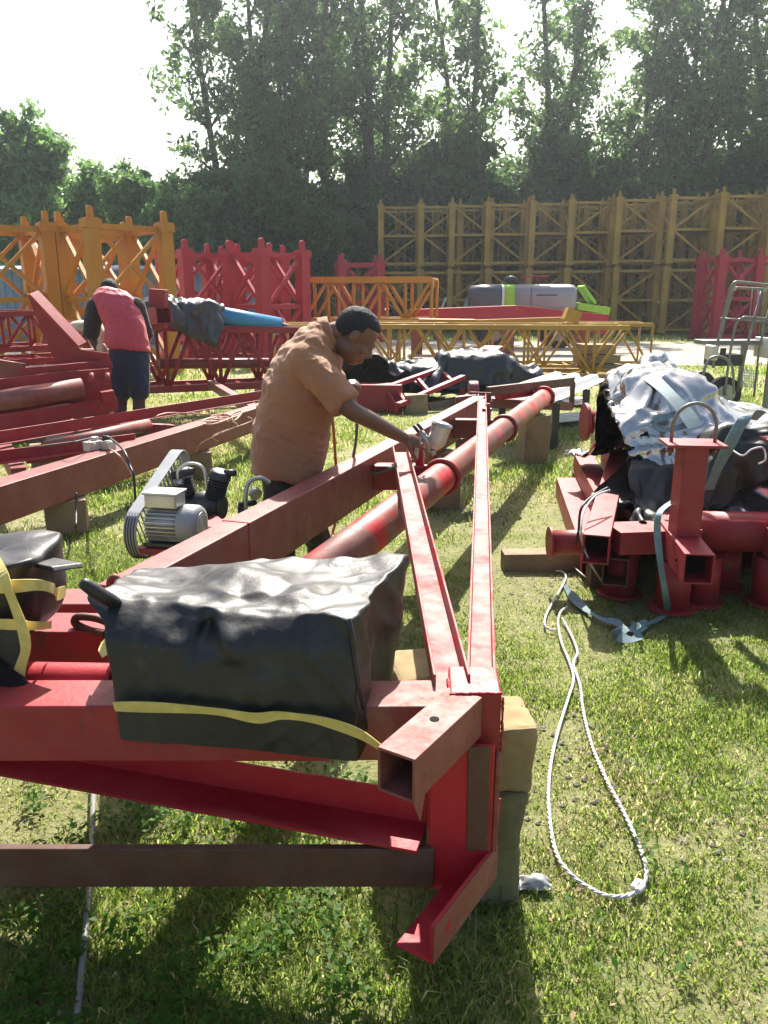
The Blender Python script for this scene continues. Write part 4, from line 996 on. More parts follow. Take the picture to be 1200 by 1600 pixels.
MB().bar(PZ(225, 670, .42), PZ(270, 672, .38), .1, .1).build('cross_beam', M['beam'], fr2, .004)
MB().bar(PZ(395, 640, .40), PZ(330, 600, .42), .1, .1).build('cross_beam', M['beam'], fr2, .004)
MB().bar(PZ(40, 716, .28), PZ(300, 690, .28), .08, .08).build('cross_beam', M['red'], fr2, .004)
for Y in (5.2, 6.9): 
    p = a+d2*((Y-a.y)/d2.y)+n2v*.085; o = MB().box((p.x, p.y, .12), .25, .22, .238, .3, .01).build('timber_block', M['wood'], bevel=.01); tag(o, ('near', 'far')[Y > 6]+' timber block under the box beam with the socket box', 'timber block')
# socket box, plug and cords
sx = thing('socket_box', PZ(152, 702, Z2), 'small off white power socket box on the middle left box beam', 'socket box')
c = PZ(152, 703, Z2); rz = -math.atan2(d2.x, d2.y)+R(75)
MB().box((c.x-.03, c.y, Z2+.033), .12, .07, .066, rz).build('box_body', M['white'], sx, .006)
MB().box((c.x+.075, c.y+.03, Z2+.03), .075, .075, .06, rz).build('box_body', M['white'], sx, .006)
c2 = PY(147, 695, c.y-.033); MB().tube([c2, c2-V((.0, .006, 0))], .016, 14).build('socket_outlet', M['alu'], sx)
MB().box((c.x-.02, c.y+.02, Z2+.08), .05, .04, .028, rz).build('plug', M['white'], sx, .006)
MB().tube([V((c.x+.04, c.y+.03, Z2+.085)), V((c.x+.1, c.y+.03, Z2+.08))], [.02, .012], 10).build('plug', M['rubber'], sx)
o = MB().tube(smooth_path([V((c.x+.09, c.y+.03, Z2+.08)), PY(192, 702, 4.9), PY(203, 728, 4.75), PY(209, 745, 4.7), PY(212, 790, 4.7)], 8), .008, 8).build('power_cable', M['rubber']); tag(o, 'black cable looping down from the plug of the socket box', 'cable')
o = MB().tube(smooth_path([V((c.x+.09, c.y+.0, Z2+.01)), PY(182, 708, 4.83), PY(195, 722, 4.76), PY(206, 742, 4.72), PY(214, 760, 4.7)], 8), .005, 8).build('thin_wire', M['cord']); tag(o, 'thin peach coloured wire hanging beside the black cable', 'wire')
g = PZ(105, 862, .012); o = MB().tube(smooth_path([PY(119, 770, 4.72), PY(119, 800, 4.65), PY(118, 826, 4.5), PZ(110, 848, .012), g, PZ(80, 870, .012)], 8), .006, 8).build('power_cable', M['rubber']); tag(o, 'thin black cable hanging straight down from the beam to the grass', 'cable')
o = MB().tube(smooth_path([V((c.x-.04, c.y+.03, Z2+.085)), PY(118, 690, 5.4), PY(95, 694, 5.5), PY(60, 700, 5.6)], 8), .006, 8).build('power_cable', M['rubber']); tag(o, 'dark cable leading left from the top of the socket box', 'cable')
random.seed(11); pts = []
c0 = PZ(345, 660, Z2+.02)
for i in range(44):
    t = i/44*2*math.pi*5; k = .5+.5*random.random(); ex = .34*(.55+.45*math.sin(i*.9)); 
    pts.append(c0+d2*(math.cos(t)*ex*k*1.1)+n2v*(math.sin(t)*.13*k)+up*(.012+.045*random.random()))
pts = [PZ(240, 655, Z2+.05), PZ(250, 648, Z2+.08), PZ(275, 645, Z2+.05)]+pts
o = MB().tube(smooth_path(pts, 6), .0065, 7).build('coiled_cord', M['cord']); tag(o, 'tangled peach coloured cord lying on the middle left box beam', 'cord')
e = c0-n2v*.11
mb = MB().tube(smooth_path([e+up*.01, e-n2v*.03-up*.03, PY(318, 690, c0.y-.2), PY(306, 706, c0.y-.2)], 6), .0055, 7); o = mb.build('cord_end', M['cord']); tag(o, 'left loose end of the peach cord hanging down the beam side', 'cord')
mb = MB().tube(smooth_path([e+d2*.3+up*.01, e+d2*.3-n2v*.03-up*.03, PY(335, 680, c0.y-.1), PY(342, 690, c0.y-.1)], 6), .0055, 7); o = mb.build('cord_end', M['cord']); tag(o, 'right loose end of the peach cord hanging down the beam side', 'cord')
# ------------------------------------------------------------------ air compressor
CY = 3.62
cp = thing('air_compressor', (-.93, CY, 0), 'belt driven air compressor with grey motor and red tank between two red beams', 'compressor')
cx = -.945; ax_ = V((.2, 1, 0)).normalized(); sx_ = V((ax_.y, -ax_.x, 0))
def cpt(s, a, z): return V((cx, CY, 0))+sx_*s+ax_*a+V((0, 0, z*1.04))
tank = MB(); n = 28; pts = []; rs = []
for t, r in ((-.4, .01), (-.395, .07), (-.375, .115), (-.345, .15), (-.3, .17), (.3, .17), (.345, .15), (.375, .115), (.395, .07), (.4, .01)):
    pts.append(cpt(.0, t, .3)); rs.append(r)
tank.tube(pts, rs, 30); tk = tank.build('tank', M['redfresh'], cp)
MB().ring(cpt(0, -.3, .3), ax_, .171, .004, 32, 6).build('weld_band', M['red'], tk)
MB().bar(cpt(0, -.26, .485), cpt(0, .4, .485), .3, .035).build('base_plate', M['red'], cp, .005)
MB().bar(cpt(0, -.2, .45), cpt(0, .36, .45), .06, .1).build('saddle', M['red'], cp)
# motor, axis across
mz = .612; ma = -.16
mt = MB(); mt.tube([cpt(-.1, ma, mz), cpt(.09, ma, mz)], .075, 24); mb = mt
for k in range(26):
    t = 2*math.pi*k/26; d = V((0, 0, 1))*math.sin(t)+ax_*math.cos(t)
    mb.bar(cpt(-.1, ma, mz)+d*.082, cpt(.085, ma, mz)+d*.082, .005, .03, up=d)
mo = mb.build('motor', M['alu'], cp)
MB().tube([cpt(.075, ma, mz), cpt(.09, ma, mz), cpt(.155, ma, mz), cpt(.172, ma, mz), cpt(.178, ma, mz)], [.098, .101, .1, .09, .07], 30).build('fan_cover', M['guard'], mo)
mb = MB().tube([cpt(.1785, ma, mz), cpt(.1815, ma, mz)], .066, 24)
for r in (.02, .035, .05): mb.ring(cpt(.182, ma, mz), sx_, r, .002, 24, 5)
mb.build('fan_grille', M['alu'], mo)
MB().box(cpt(-.005, ma-.02, mz+.125), .17, .12, .07, -.2).build('terminal_box', M['alu'], mo, .008)
MB().box(cpt(-.005, ma-.02, mz+.163), .185, .135, .012, -.2).build('terminal_lid', M['alu'], mo, .004)
MB().box(cpt(-.01, ma, mz-.095), .2, .17, .02, -.2).build('motor_foot', M['darkmetal'], mo, .003)
# belt guard: stadium in the tank direction, on the left end
def guard_outline(k=1.0):
    c0 = (ma, mz-.05); c1 = (.3, .8); r0, r1 = .135*k, .09*k; out = []
    an = math.atan2(c1[1]-c0[1], c1[0]-c0[0])
    for i in range(17): t = an+math.pi/2+math.pi*i/16; out.append((c0[0]+r0*math.cos(t), c0[1]+r0*math.sin(t)))
    for i in range(17): t = an-math.pi/2+math.pi*i/16; out.append((c1[0]+r1*math.cos(t), c1[1]+r1*math.sin(t)))
    return out
go = guard_outline(); gi = guard_outline(.93); mb = MB(); n = len(go)
A = [cpt(-.19, a, z) for a, z in go]; Bq = [cpt(-.12, a, z) for a, z in go]; A2 = [cpt(-.19, a, z) for a, z in gi]; B2 = [cpt(-.12, a, z) for a, z in gi]
fs = []
for i in range(n):
    j = (i+1) % n
    fs += [[i, j, n+j, n+i], [2*n+j, 2*n+i, 3*n+i, 3*n+j], [i, 2*n+i, 2*n+j, j], [n+i, n+j, 3*n+j, 3*n+i]]
gd_ = mb.add(A+Bq+A2+B2, fs, False).build('belt_guard', M['guard'], cp, .003)
mb = MB()
for s in (-.183, -.127):
    c0, c1 = (ma, mz-.05), (.3, .8)
    for k in range(15):
        t = k/14; rr = (.13*(1-t)+.086*t); a = c0[0]+(c1[0]-c0[0])*t; z = c0[1]+(c1[1]-c0[1])*t
        an = math.atan2(c1[1]-c0[1], c1[0]-c0[0])+math.pi/2
        mb.tube([cpt(s, a-rr*math.cos(an), z-rr*math.sin(an)), cpt(s, a+rr*math.cos(an), z+rr*math.sin(an))], .004, 5)
mb.build('guard_grille', M['guard'], gd_)
mb = MB()
for s in (-.178, -.163, -.148, -.133):
    mb.tube([cpt(s, a*1.0, z) for a, z in guard_outline(1.018)[1:16]], .0028, 4)
mb.build('guard_ribs', M['darkmetal'], gd_)
# pump
pu = MB(); pu.ellipsoid(cpt(.06, .2, .62), [sx_*.12, ax_*.1, V((0, 0, .11))], 20, 14); pu.tube([cpt(-.12, .2, .62), cpt(.2, .2, .62)], .075, 20); pu.tube([cpt(.195, .2, .62), cpt(.205, .2, .62)], .09, 20)
po = pu.build('pump_crankcase', M['darkmetal'], cp)
for s, tl in ((-.06, -.28), (.14, .3)):
    d = (V((0, 0, 1))*math.cos(tl)+sx_*math.sin(tl)).normalized(); b0 = cpt(s, .2, .68); mb = MB().tube([b0, b0+d*.13], .05, 18)
    for k in range(7): mb.tube([b0+d*(.02+.018*k), b0+d*(.027+.018*k)], .075, 20)
    cy = mb.build('pump_cylinder', M['darkmetal'], po)
    mb = MB().tube([b0+d*.15, b0+d*.17, b0+d*.2, b0+d*.215], [.078, .082, .078, .055], 16); mb.tube([b0+d*.2+sx_*.03, b0+d*.2+sx_*.11], .025, 10); mb.build('cylinder_head', M['darkmetal'], cy)
MB().tube(smooth_path([cpt(-.1, .13, .82), cpt(-.09, .12, .88), cpt(-.02, .13, .93), cpt(.07, .14, .92), cpt(.1, .15, .86), cpt(.1, .16, .74)], 8), .011, 10).build('copper_pipe', M['alu'], po)
MB().tube([cpt(-.13, .12, .8), cpt(-.06, .12, .8)], .022, 10).build('intake_filter', M['steel'], po)
MB().tube(smooth_path([cpt(.28, .2, .5), cpt(.28, .2, .68), cpt(.3, .22, .75), cpt(.36, .24, .77), cpt(.4, .26, .74)], 8), .012, 10).build('handle', M['steel'], cp)
mb = MB().tube([cpt(.22, .3, .5), cpt(.22, .3, .6)], .03, 12); mb.tube([cpt(.2, .3, .6), cpt(.3, .3, .62)], .018, 8); mb.build('pressure_valve', M['darkmetal'], cp)
MB().tube([cpt(.3, .28, .68), cpt(.32, .26, .67)], .035, 18).build('pressure_gauge', M['steel'], cp)
for s in (-.2, .2):
    wl = MB().tube([cpt(s-.025, .3, .11), cpt(s+.025, .3, .11)], .11, 20).build('wheel', M['rubber'], cp, .01)
    MB().bar(cpt(s*.6, -.3, .16), cpt(s*.75, -.32, 0), .04, .04).build('leg', M['red'], cp)
MB().tube([cpt(-.2, .3, .11), cpt(.2, .3, .11)], .014, 8).build('axle', M['steel'], cp)
MB().bar(cpt(-.07, .3, .2), cpt(-.07, .3, .11), .05, .05, up=ax_).build('axle_bracket', M['red'], cp)
cp.scale = (.88, .88, .88)
pc_ = cpt(-.02, .16, .6)-V(cp.location)
for o_ in [po]+list(po.children)+[g for c_ in po.children for g in c_.children]:
    for v_ in o_.data.vertices: v_.co = pc_+(v_.co-pc_)*.76
# ------------------------------------------------------------------ third frame (where the man in red works)
YF = 7.1
f3 = thing('crane_frame', (-3.0, YF, 0), 'red frame with slanted gusset plate in front of the man in the red shirt', 'steel frame')
def bb(px0, py0, Y0, px1, py1, Y1, w, h, mat, nm, bev=.004, fr=None): return MB().bar(PY(px0, py0, Y0), PY(px1, py1, Y1), w, h).build(nm, mat, fr or f3, bev)
pl = [(42, 458), (62, 508), (92, 580), (176, 574), (168, 552), (126, 546)]
mb = MB(); vs = [PY(x, y, YF+.2) for x, y in pl]+[PY(x, y, YF+.2)+V((0, .015, 0)) for x, y in pl]; n = len(pl)
mb.add(vs, [list(range(n)), list(range(n, 2*n))[::-1]]+[[i, n+i, n+(i+1) % n, (i+1) % n] for i in range(n)]); mb.build('gusset_plate', M['red'], f3)
MB().bar(PY(52, 458, YF+.16), PY(128, 539, YF+.16), .13, .03, up=(.75, -.35, .6)).build('gusset_flange', M['red'], f3, .003)
bb(28, 586, 6.9, 170, 572, 7.4, .14, .12, M['red'], 'cross_beam')
bb(-30, 607, 6.6, 140, 586, 7.2, .03, .12, M['red'], 'channel')
MB().tube([PY(-40, 632, 6.5), PY(128, 606, 7.0)], .085, 24).build('pipe', M['pipe'], f3)
bb(105, 606, 7.15, 172, 600, 7.3, .22, .3, M['red'], 'end_block')
for px in (143, 168): MB().tube([PY(px, 583, 7.0), PY(px-1, 600, 6.96)], .022, 8).build('bolt', M['red'], f3)
bb(-40, 668, 6.3, 182, 630, 7.3, .05, .13, M['red'], 'channel')
bb(-40, 656, 6.5, 120, 628, 7.2, .06, .1, M['red'], 'channel')
bb(158, 621, 7.0, 178, 618, 7.05, .12, .1, M['red'], 'end_stub')
MB().prism([(-.02, -.16), (.02, -.16), (.02, .12), (-.02, .12)], PY(-40, 578, 6.9), PY(38, 590, 6.9)).build('side_plate', M['beam'], f3, .003)
c = PY(120, 640, 7.2); wl = MB().tube([(c.x-.06, 7.25, .2), (c.x+.06, 7.25, .2)], .2, 22).build('roller', M['rubber'], f3, .02)
o = MB().bar((PY(30, 670, 6.6).x, 6.75, .16), (PY(118, 660, 6.8).x, 6.95, .16), .18, .32).build('timber_beam', M['wood'], bevel=.01); tag(o, 'dark timber beam lying under the frame with the slanted gusset plate', 'timber')
c = PZ(172, 668, 0); M['concrete'] = plain('pale_concrete', (.45, .42, .36), .9, 0, .2, 12)
o = MB().box((c.x-.02, 8.35, .16), .3, .3, .32, .1, .01).build('concrete_block', M['concrete'], bevel=.01); tag(o, 'pale concrete block beside the bare legs of the man in red', 'concrete block')
# sack and brown sheet hung on the frame
o = drape(22, 18, [(-3.13+.4*i/21+.01*math.sin(j*2.), 7.95+.3*j/17, 1.45+.03*math.sin(i*1.3)) for j in range(18) for i in range(22)], (.026, .024), col_ellipsoids([((-2.93, 8.1, 1.16), (.17, .15, .16)), ((-2.93, 8.1, .8), (.22, .2, .3))]), 40, 5, fric=.9)
o = grid_obj('sack_cloth', o, M['sack'], loc=(-2.78, 7.75, 1.1)); tag(o, 'pale sack cloth heaped behind the slanted gusset plate', 'cloth')
o = MB().box((-2.93, 8.1, .52), .36, .32, 1.04, .1).build('steel_crate', M['rusty'], bevel=.01); tag(o, 'rusty steel box under the pale sack cloth', 'steel box')
# thin red lattices at the left edge
for i, z in enumerate((.5, .98)):
    lattice('lattice_boom', (-5.4, 7.7, z), (PY(96, 540, 8.9).x-.25*i, 9.1, z+.04), .7, .36, M['crimson'] if 0 else M['red'], 8, ('lower', 'upper')[i]+' of two thin red lattice booms piled at the left edge behind the frame', 'crane boom', 'thin red lattice booms at the left', .028)
for i, (x, y) in enumerate(((-4.9, 7.95), (-3.9, 8.75))):
    o = MB().box((x, y, .23), .9, .2, .46, .3, .01).build('timber_block', M['wood'], bevel=.01); tag(o, ('near', 'far')[i]+' timber packing under the thin red lattice booms', 'timber')
# ------------------------------------------------------------------ red lattice girder carrying blue pipe and grey sheet
lg = lattice('lattice_girder', (-4.3, 10.4, .36), (-.75, 12.1, .34), .62, .84, M['red'], 11, 'red lattice girder carrying a blue pipe and a grey sheet behind the man in red', 'girder', None, .045, .14)
MB().tube([(-3.0, 10.8, .68), (-1.2, 11.75, .62)], .07, 14).build('inner_pipe', M['beam'], lg)
for i, (x, y) in enumerate(((-3.9, 10.6), (-1.55, 11.7))):
    o = MB().box((x, y, .15), .5, .8, .3, .4, .01).build('timber_block', M['wood'], bevel=.01); tag(o, ('left', 'right')[i]+' timber block under the red lattice girder', 'timber')
bm_ = thing('box_column', (-3.05, 10.7, 1.2), 'red box column with stub arm lying on the lattice girder beside the grey sheet', 'column')
MB().bar(PY(248, 512, 10.35), PY(248, 452, 10.35), .2, .18, up=(0, 1, 0)).build('post', M['red'], bm_, .006)
MB().hollow(PY(205, 495, 10.8), PY(256, 493, 10.1), .2, .2, .012).build('stub_arm', M['red'], bm_)
bpipe = MB(); A, B = PY(300, 486, 10.95), PY(437, 510, 11.5); bpipe.tube([A, B], [.13, .12], 24)
o = bpipe.build('blue_pipe', M['bluepipe']); tag(o, 'blue plastic pipe lying on the red lattice girder under the grey sheet', 'pipe')
o = MB().tube([B, B+V((.12, .06, -.02))], [.07, .04], 12).build('pipe_plug', M['brown']); tag(o, 'dark plug sticking out of the right end of the blue pipe', 'plug')
nx, ny = 46, 34
p0 = [(-3.2+.95*i/(nx-1)+.03*math.sin(j*.9), 10.6+.75*j/(ny-1)+.02*math.sin(i*1.1), 1.72+.04*math.sin(i*.8+j*.5)+.03*random.random()) for j in range(ny) for i in range(nx)]
x = drape(nx, ny, p0, (1.35/(nx-1), 1.05/(ny-1)), col_ellipsoids([((-2.95, 10.9, 1.36), (.22, .25, .18)), ((-2.5, 11.05, 1.32), (.36, .25, .17)), ((-2.5, 11.0, .8), (.9, .26, .38))], .4), 45, 7, fric=.95); x = tents(x, (1.35, 1.05), 70, 5, wr=(.04, .12))
o = grid_obj('grey_sheet', x, M['greytarp'], sub=0, thick=0, loc=(-2.7, 10.9, 1.3)); tag(o, 'crumpled grey plastic sheet draped over the left end of the blue pipe', 'plastic sheet')
# ------------------------------------------------------------------ black tarpaulin heap in the middle with red ladder frame
es = [((-.35, 11.7, .3), (.42, .5, .38)), ((1.35, 12.2, .32), (.55, .45, .42)), ((.45, 12.1, .25), (.8, .4, .32)), ((2.0, 12.3, .2), (.4, .4, .28))]
nx, ny = 84, 36; random.seed(4)
p0 = [(-.95+3.5*i/(nx-1)+.02*math.sin(j*1.3), 11.5+.08*i/20+1.15*j/(ny-1), .98+.07*math.sin(i*.7)*math.sin(j*.9)+.05*random.random()) for j in range(ny) for i in range(nx)]
x = drape(nx, ny, p0, (5.1/(nx-1), 1.85/(ny-1)), col_ellipsoids(es, .03), 60, 8, fric=.95); x = crumple(x, .05, (.1, .2), 8); x = tents(x, (5, 1.8), 170, 8, wr=(.05, .14), lr=(.2, .8))
o = grid_obj('black_tarpaulin', x, M['blacktarp'], sub=0, thick=0, loc=(.6, 12, 0)); tag(o, 'crumpled black tarpaulin heaped behind the stooping man and the red ladder frame', 'tarpaulin')
ld = thing('ladder_frame', (.6, 11, 0), 'red welded ladder shaped frame leaning on the black tarpaulin heap', 'ladder frame')
a, b_, c, d = PY(604, 606, 11.0), PY(702, 571, 11.9), PY(622, 633, 10.7), PY(724, 589, 11.6)
MB().bar(a, b_, .09, .06).build('rail', M['crimson'], ld, .004); MB().bar(c, d, .09, .06).build('rail', M['crimson'], ld, .004)
for t in (.1, .45, .82): MB().bar(a.lerp(b_, t), c.lerp(d, t), .05, .05).build('rung', M['crimson'], ld)
mb = MB(); e = V((0, .05, -.32)); mb.add([a, c, V((c.x, c.y, .03)), V((a.x, a.y, .03)), a+V((-.03, .02, 0)), c+V((-.03, .02, 0)), V((c.x-.03, c.y+.02, .03)), V((a.x-.03, a.y+.02, .03))], [[0, 1, 2, 3], [7, 6, 5, 4], [0, 4, 5, 1], [1, 5, 6, 2], [2, 6, 7, 3], [3, 7, 4, 0]]); mb.build('end_plate', M['red'], ld)
for pt_ in (a.lerp(c, .5), b_.lerp(d, .5)): MB().bar(V((pt_.x+.1, pt_.y+.05, .02)), V((pt_.x+.1, pt_.y+.05, pt_.z-.04)), .08, .08, up=(0, 1, 0)).build('leg', M['red'], ld)
o = MB().bar(PY(745, 562, 12.2), PY(772, 546, 12.9), .3, .12).build('red_plate', M['crimson'], bevel=.005); tag(o, 'red steel plate end sticking out above the black tarpaulin heap', 'plate')
o = MB().bar((-.7, 11.2, .2), (.25, 11.1, .2), .3, .36).build('red_box_beam', M['red'], bevel=.005); tag(o, 'dark red box beam under the left end of the black tarpaulin', 'beam')
c = PZ(650, 647); o = MB().box((c.x, c.y+.05, .13), .3, .2, .27, .1, .012).build('timber_block', M['wood'], bevel=.012); tag(o, 'lone timber block standing on the grass before the ladder frame', 'timber block')
o = MB().bar(PZ(668, 636, .05), PZ(720, 624, .05), .1, .1).build('timber_beam', M['wood'], bevel=.006); tag(o, 'brown timber beam lying on the grass right of the lone block', 'timber')
# ------------------------------------------------------------------ white corrugated sheets
def corrugated(A, B, C_, n, amp, name, mat, parent=None, fl=.45):
    """ribs run from A to B; C_ is the far side vector"""
    A, B = V(A), V(B); mb = MB(); prof = []
    for k in range(n): prof += [(k/n, 0), (k/n+fl/n, 0), (k/n+(fl+.1)/n, amp), (k/n+.9/n, amp)]
    vs = [A+C_*t+up*z for t, z in prof]+[B+C_*t+up*z for t, z in prof]; m_ = len(prof)
    vs += [v-up*.004 for v in vs]
    fs = [[i, i+1, m_+i+1, m_+i] for i in range(m_-1)]+[[2*m_+i+1, 2*m_+i, 3*m_+i, 3*m_+i+1] for i in range(m_-1)]
    return mb.add(vs, fs).build(name, mat, parent)
ct = thing('corrugated_stand', (2.2, 10.4, 0), 'white ribbed metal sheeting on a low stand behind the far end of the pipe', 'sheeting')
A, B = PZ(850, 636, .5), PZ(950, 592, .5); corrugated(A, B, V((-.62, .5, 0)), 3, .05, 'ribbed_sheet', M['whitepaint'], ct)
for t in (.15, .6, .9):
    for s in (0, .8):
        q_ = A.lerp(B, t)+V((-.62, .5, 0))*s; MB().bar((q_.x, q_.y, .0), (q_.x, q_.y, .488), .07, .07, up=(0, 1, 0)).build('leg', M['darkmetal'], ct)
A, B = PZ(835, 664, .06), PZ(915, 656, .06); corrugated(A, B, V((.05, .55, 0)), 4, .03, 'ribbed_sheet', M['whitepaint']); o = bpy.data.objects[-1] if 0 else None
o = [x_ for x_ in COL.objects if x_.name.startswith('ribbed_sheet') and x_.parent is None][-1]; o.name = 'white_sheet'; tag(o, 'white ribbed sheet lying flat on the grass by the pipe flange', 'sheeting')
# ------------------------------------------------------------------ right hand pile of support frames
def support(dx, dy, label, extra=''):
    t = thing('support_frame', (1.5+dx, 3.75+dy, 0), label, 'support frame', 'red support frames on the right')
    D = V((dx, dy, 0)); td = V((.13, 1, 0)).normalized()
    a = V((1.425, 3.43, .355))+D; MB().hollow(a, a+td*2.7, .135, .145, .009).build('box_tube', M['red'], t, .004)
    MB().tube([a+td*.12, a+td*.125], .078, 4).build('tube_shade_plate', M['hole_shade'], t)  # black plate set in the tube to paint its inner shade
    pb = a+td*.33+up*.0727; MB().bar(pb, pb+up*.44, .115, .125, up=(0, 1, 0)).build('post', M['red'], t, .004)
    pc = pb+up*.447; MB().box(pc, .27, .2, .014, -.1).build('top_plate', M['red'], t, .002)
    l = V((.1, -.01, 0)); arc = [pc-l-up*.06, pc-l+up*.09]+[pc+V((-.1*math.cos(math.pi*k/10), 0, .09+.1*math.sin(math.pi*k/10))) for k in range(1, 10)]+[pc+l+up*.09, pc+l-up*.06]
    ub = MB().tube(arc, .009, 10).build('u_bolt', M['cage'], t)
    for s in (-1, 1): MB().tube([pc+l*s-up*.045, pc+l*s-up*.025], .017, 6).build('nut', M['rusty'], ub)
    v0 = a+td*.42-up*.09; MB().tube([V((v0.x, v0.y, .012)), V((v0.x, v0.y, .262))], .085, 24).build('pipe_foot', M['red'], t)
    MB().tube([V((v0.x, v0.y, .001)), V((v0.x, v0.y, .014))], .125, 24).build('foot_flange', M['red'], t, .003)
    return t
support(0, 0, 'red support frame with upright post and bent U bolt in front of the silver tarpaulin')
support(.52, .06, 'second red support frame, its post cut off by the right edge of the picture')
pf = thing('flanged_pipe', (1.75, 3.95, 0), 'thick red flanged pipes lying under the right support frames', 'pipe')
MB().tube([(1.52, 4.0, .37), (2.4, 3.95, .37)], .105, 28).build('pipe_barrel', M['red'], pf)
MB().tube([(1.515, 4.0, .37), (1.535, 4.0, .37)], .14, 28).build('pipe_flange', M['red'], pf, .003)
for i, (x, y, h_) in enumerate(((1.66, 3.93, .262), (1.27, 4.05, .29), (1.86, 4.15, .26))):
    t = thing('upright_pipe', (x, y, 0), ('upright red flanged pipe just right of the support frame foot', 'upright red flanged pipe left of the support frame foot in the shade', 'upright red flanged pipe at the back of the right pile')[i], 'pipe', 'upright flanged pipes under the right pile')
    MB().tube([(x, y, .014), (x, y, h_)], .085, 24).build('pipe_barrel', M['red'], t); MB().tube([(x, y, .001), (x, y, .016)], .12, 24).build('foot_flange', M['red'], t, .003)
t = thing('support_frame', (1.1, 4.0, 0), 'red frame of hollow box tubes at the left of the silver tarpaulin', 'support frame', 'red support frames on the right')
a = PZ(931, 856, .36)+V((.0, 0, 0)); a.z = .35; d_ = V((.335, 1, 0)).normalized()
MB().hollow(a, a+d_*2.4, .13, .15, .009).build('box_tube', M['red'], t, .004); MB().tube([a+d_*.15, a+d_*.155], .075, 4).build('tube_shade_plate', M['hole_shade'], t)  # second part: black plate in place of the shade within the tube
MB().hollow(a+V((.14, .12, -.16)), a+V((.14, .12, -.16))+d_*2.2, .13, .15, .009).build('box_tube', M['brown'], t, .004)
MB().bar(a+d_*.2+V((.07, 0, 0)), a+d_*.2+V((.5, .05, 0)), .2, .12).build('cross_tube', M['red'], t, .004)
MB().bar(a+d_*1.2+V((.07, 0, -.02)), a+d_*1.2+V((1.5, .15, -.02)), .2, .14).build('cross_tube', M['red'], t, .004)
for s in (.5, 1.9): MB().bar(V((a+d_*s).xy.to_3d())+up*.0, (a+d_*s)-up*.076, .12, .12, up=(0, 1, 0)).build('leg', M['brown'], t, .004)
hp = thing('flanged_pipe', (.9, 4.1, 0), 'short red flanged pipe pointing left from the right pile', 'pipe')
c = PY(857, 848, 4.12); MB().tube([c+V((.012, 0, 0)), c+V((.36, .03, 0))], .067, 24).build('pipe_barrel', M['red'], hp); MB().tube([c, c+V((.014, 0, 0))], .088, 24).build('pipe_flange', M['red'], hp, .002)
c = PY(940, 650, 6.7); hq = thing('flanged_pipe', c, 'far red pipe flange just left of the silver tarpaulin', 'pipe'); MB().tube([c+V((-.13, 0, -.05)), c+V((.5, 0, -.05))], .1, 20).build('pipe_barrel', M['red'], hq); MB().tube([c+V((-.15, 0, -.05)), c+V((-.12, 0, -.05))], .16, 20).build('pipe_flange', M['red'], hq, .003)
o = MB().box((c.x+.2, c.y, (c.z-.15)/2), .3, .25, c.z-.16, 0, .01).build('timber_block', M['wood'], bevel=.01); tag(o, 'timber block under the far red pipe left of the silver tarpaulin', 'timber block')
o = MB().bar(PZ(787, 880, .055)+V((0, .05, 0)), PZ(905, 876, .055)+V((.1, .03, 0)), .12, .108).build('timber_beam', M['wood'], bevel=.006); tag(o, 'square timber beam under the short flanged pipe on the right', 'timber')
o = MB().bar(PZ(898, 748, .05), PZ(945, 744, .05), .1, .1).build('timber_beam', M['wood'], bevel=.006); tag(o, 'timber end in the grass left of the silver tarpaulin', 'timber')
for i, (x, y, z, r_, lb) in enumerate(((1.2, 4.3, .085, .16, 'red box tube lying lowest in the shade under the left of the right pile'), (1.36, 4.45, .25, .15, 'red box tube in the shade between the two support frames'), (1.72, 4.5, .1, .17, 'red box tube on the ground behind the upright flanged pipes'), (2.05, 4.4, .1, .17, 'red box tube on the ground at the right of the right pile'))):
    t = thing('box_tube', (x, y, 0), lb, 'tube', 'red box tubes under the right pile'); a_ = V((x, y, z)); MB().hollow(a_, a_+V((.25, 1.9, 0)), r_, r_*.95, .009).build('tube_wall', M['red'], t, .003); MB().tube([a_+V((.03, .2, 0)), a_+V((.031, .205, 0))], r_*.62, 4).build('tube_shade_plate', M['hole_shade'], t)  # each tube gets a black plate that paints the shade inside
# silver and black tarpaulin heap
random.seed(9); nx, ny = 112, 96
es = [((1.72, 5.1, .58), (.28, .45, .54)), ((2.2, 5.2, .5), (.5, .5, .36)), ((1.5, 4.78, .6), (.2, .3, .3)), ((1.95, 4.7, .5), (.4, .3, .26)), ((1.95, 5.05, .2), (.82, 1.3, .235))]
p0 = [(1.0+2.6*i/(nx-1), 3.95+2.3*j/(ny-1), 1.18+.05*math.sin(i*.31+j*.2)*math.sin(j*.27)+.06*noise.noise(V((i*.12, j*.12, 1)))+.03*random.random()) for j in range(ny) for i in range(nx)]
x = drape(nx, ny, p0, (2.6/(nx-1), 2.3/(ny-1)), col_ellipsoids(es, .02), 85, 7, bend=.06, fric=.9, damp=.95, shrink=(.62, .65, 60, .004, .05), g=6); x = tents(x, (2.6, 2.3), 240, 3)
o = grid_obj('silver_tarpaulin', x, M['silver'], thick=0, sub=0, loc=(2, 5, .43)); tag(o, 'crumpled shiny silver tarpaulin heaped on the red support frames at the right', 'tarpaulin')
random.seed(19); nx, ny = 110, 40
p0 = [(1.02+2.5*i/(nx-1), 4.0+.9*j/(ny-1), .9+.06*noise.noise(V((i*.15, j*.15, 5)))+.03*random.random()) for j in range(ny) for i in range(nx)]
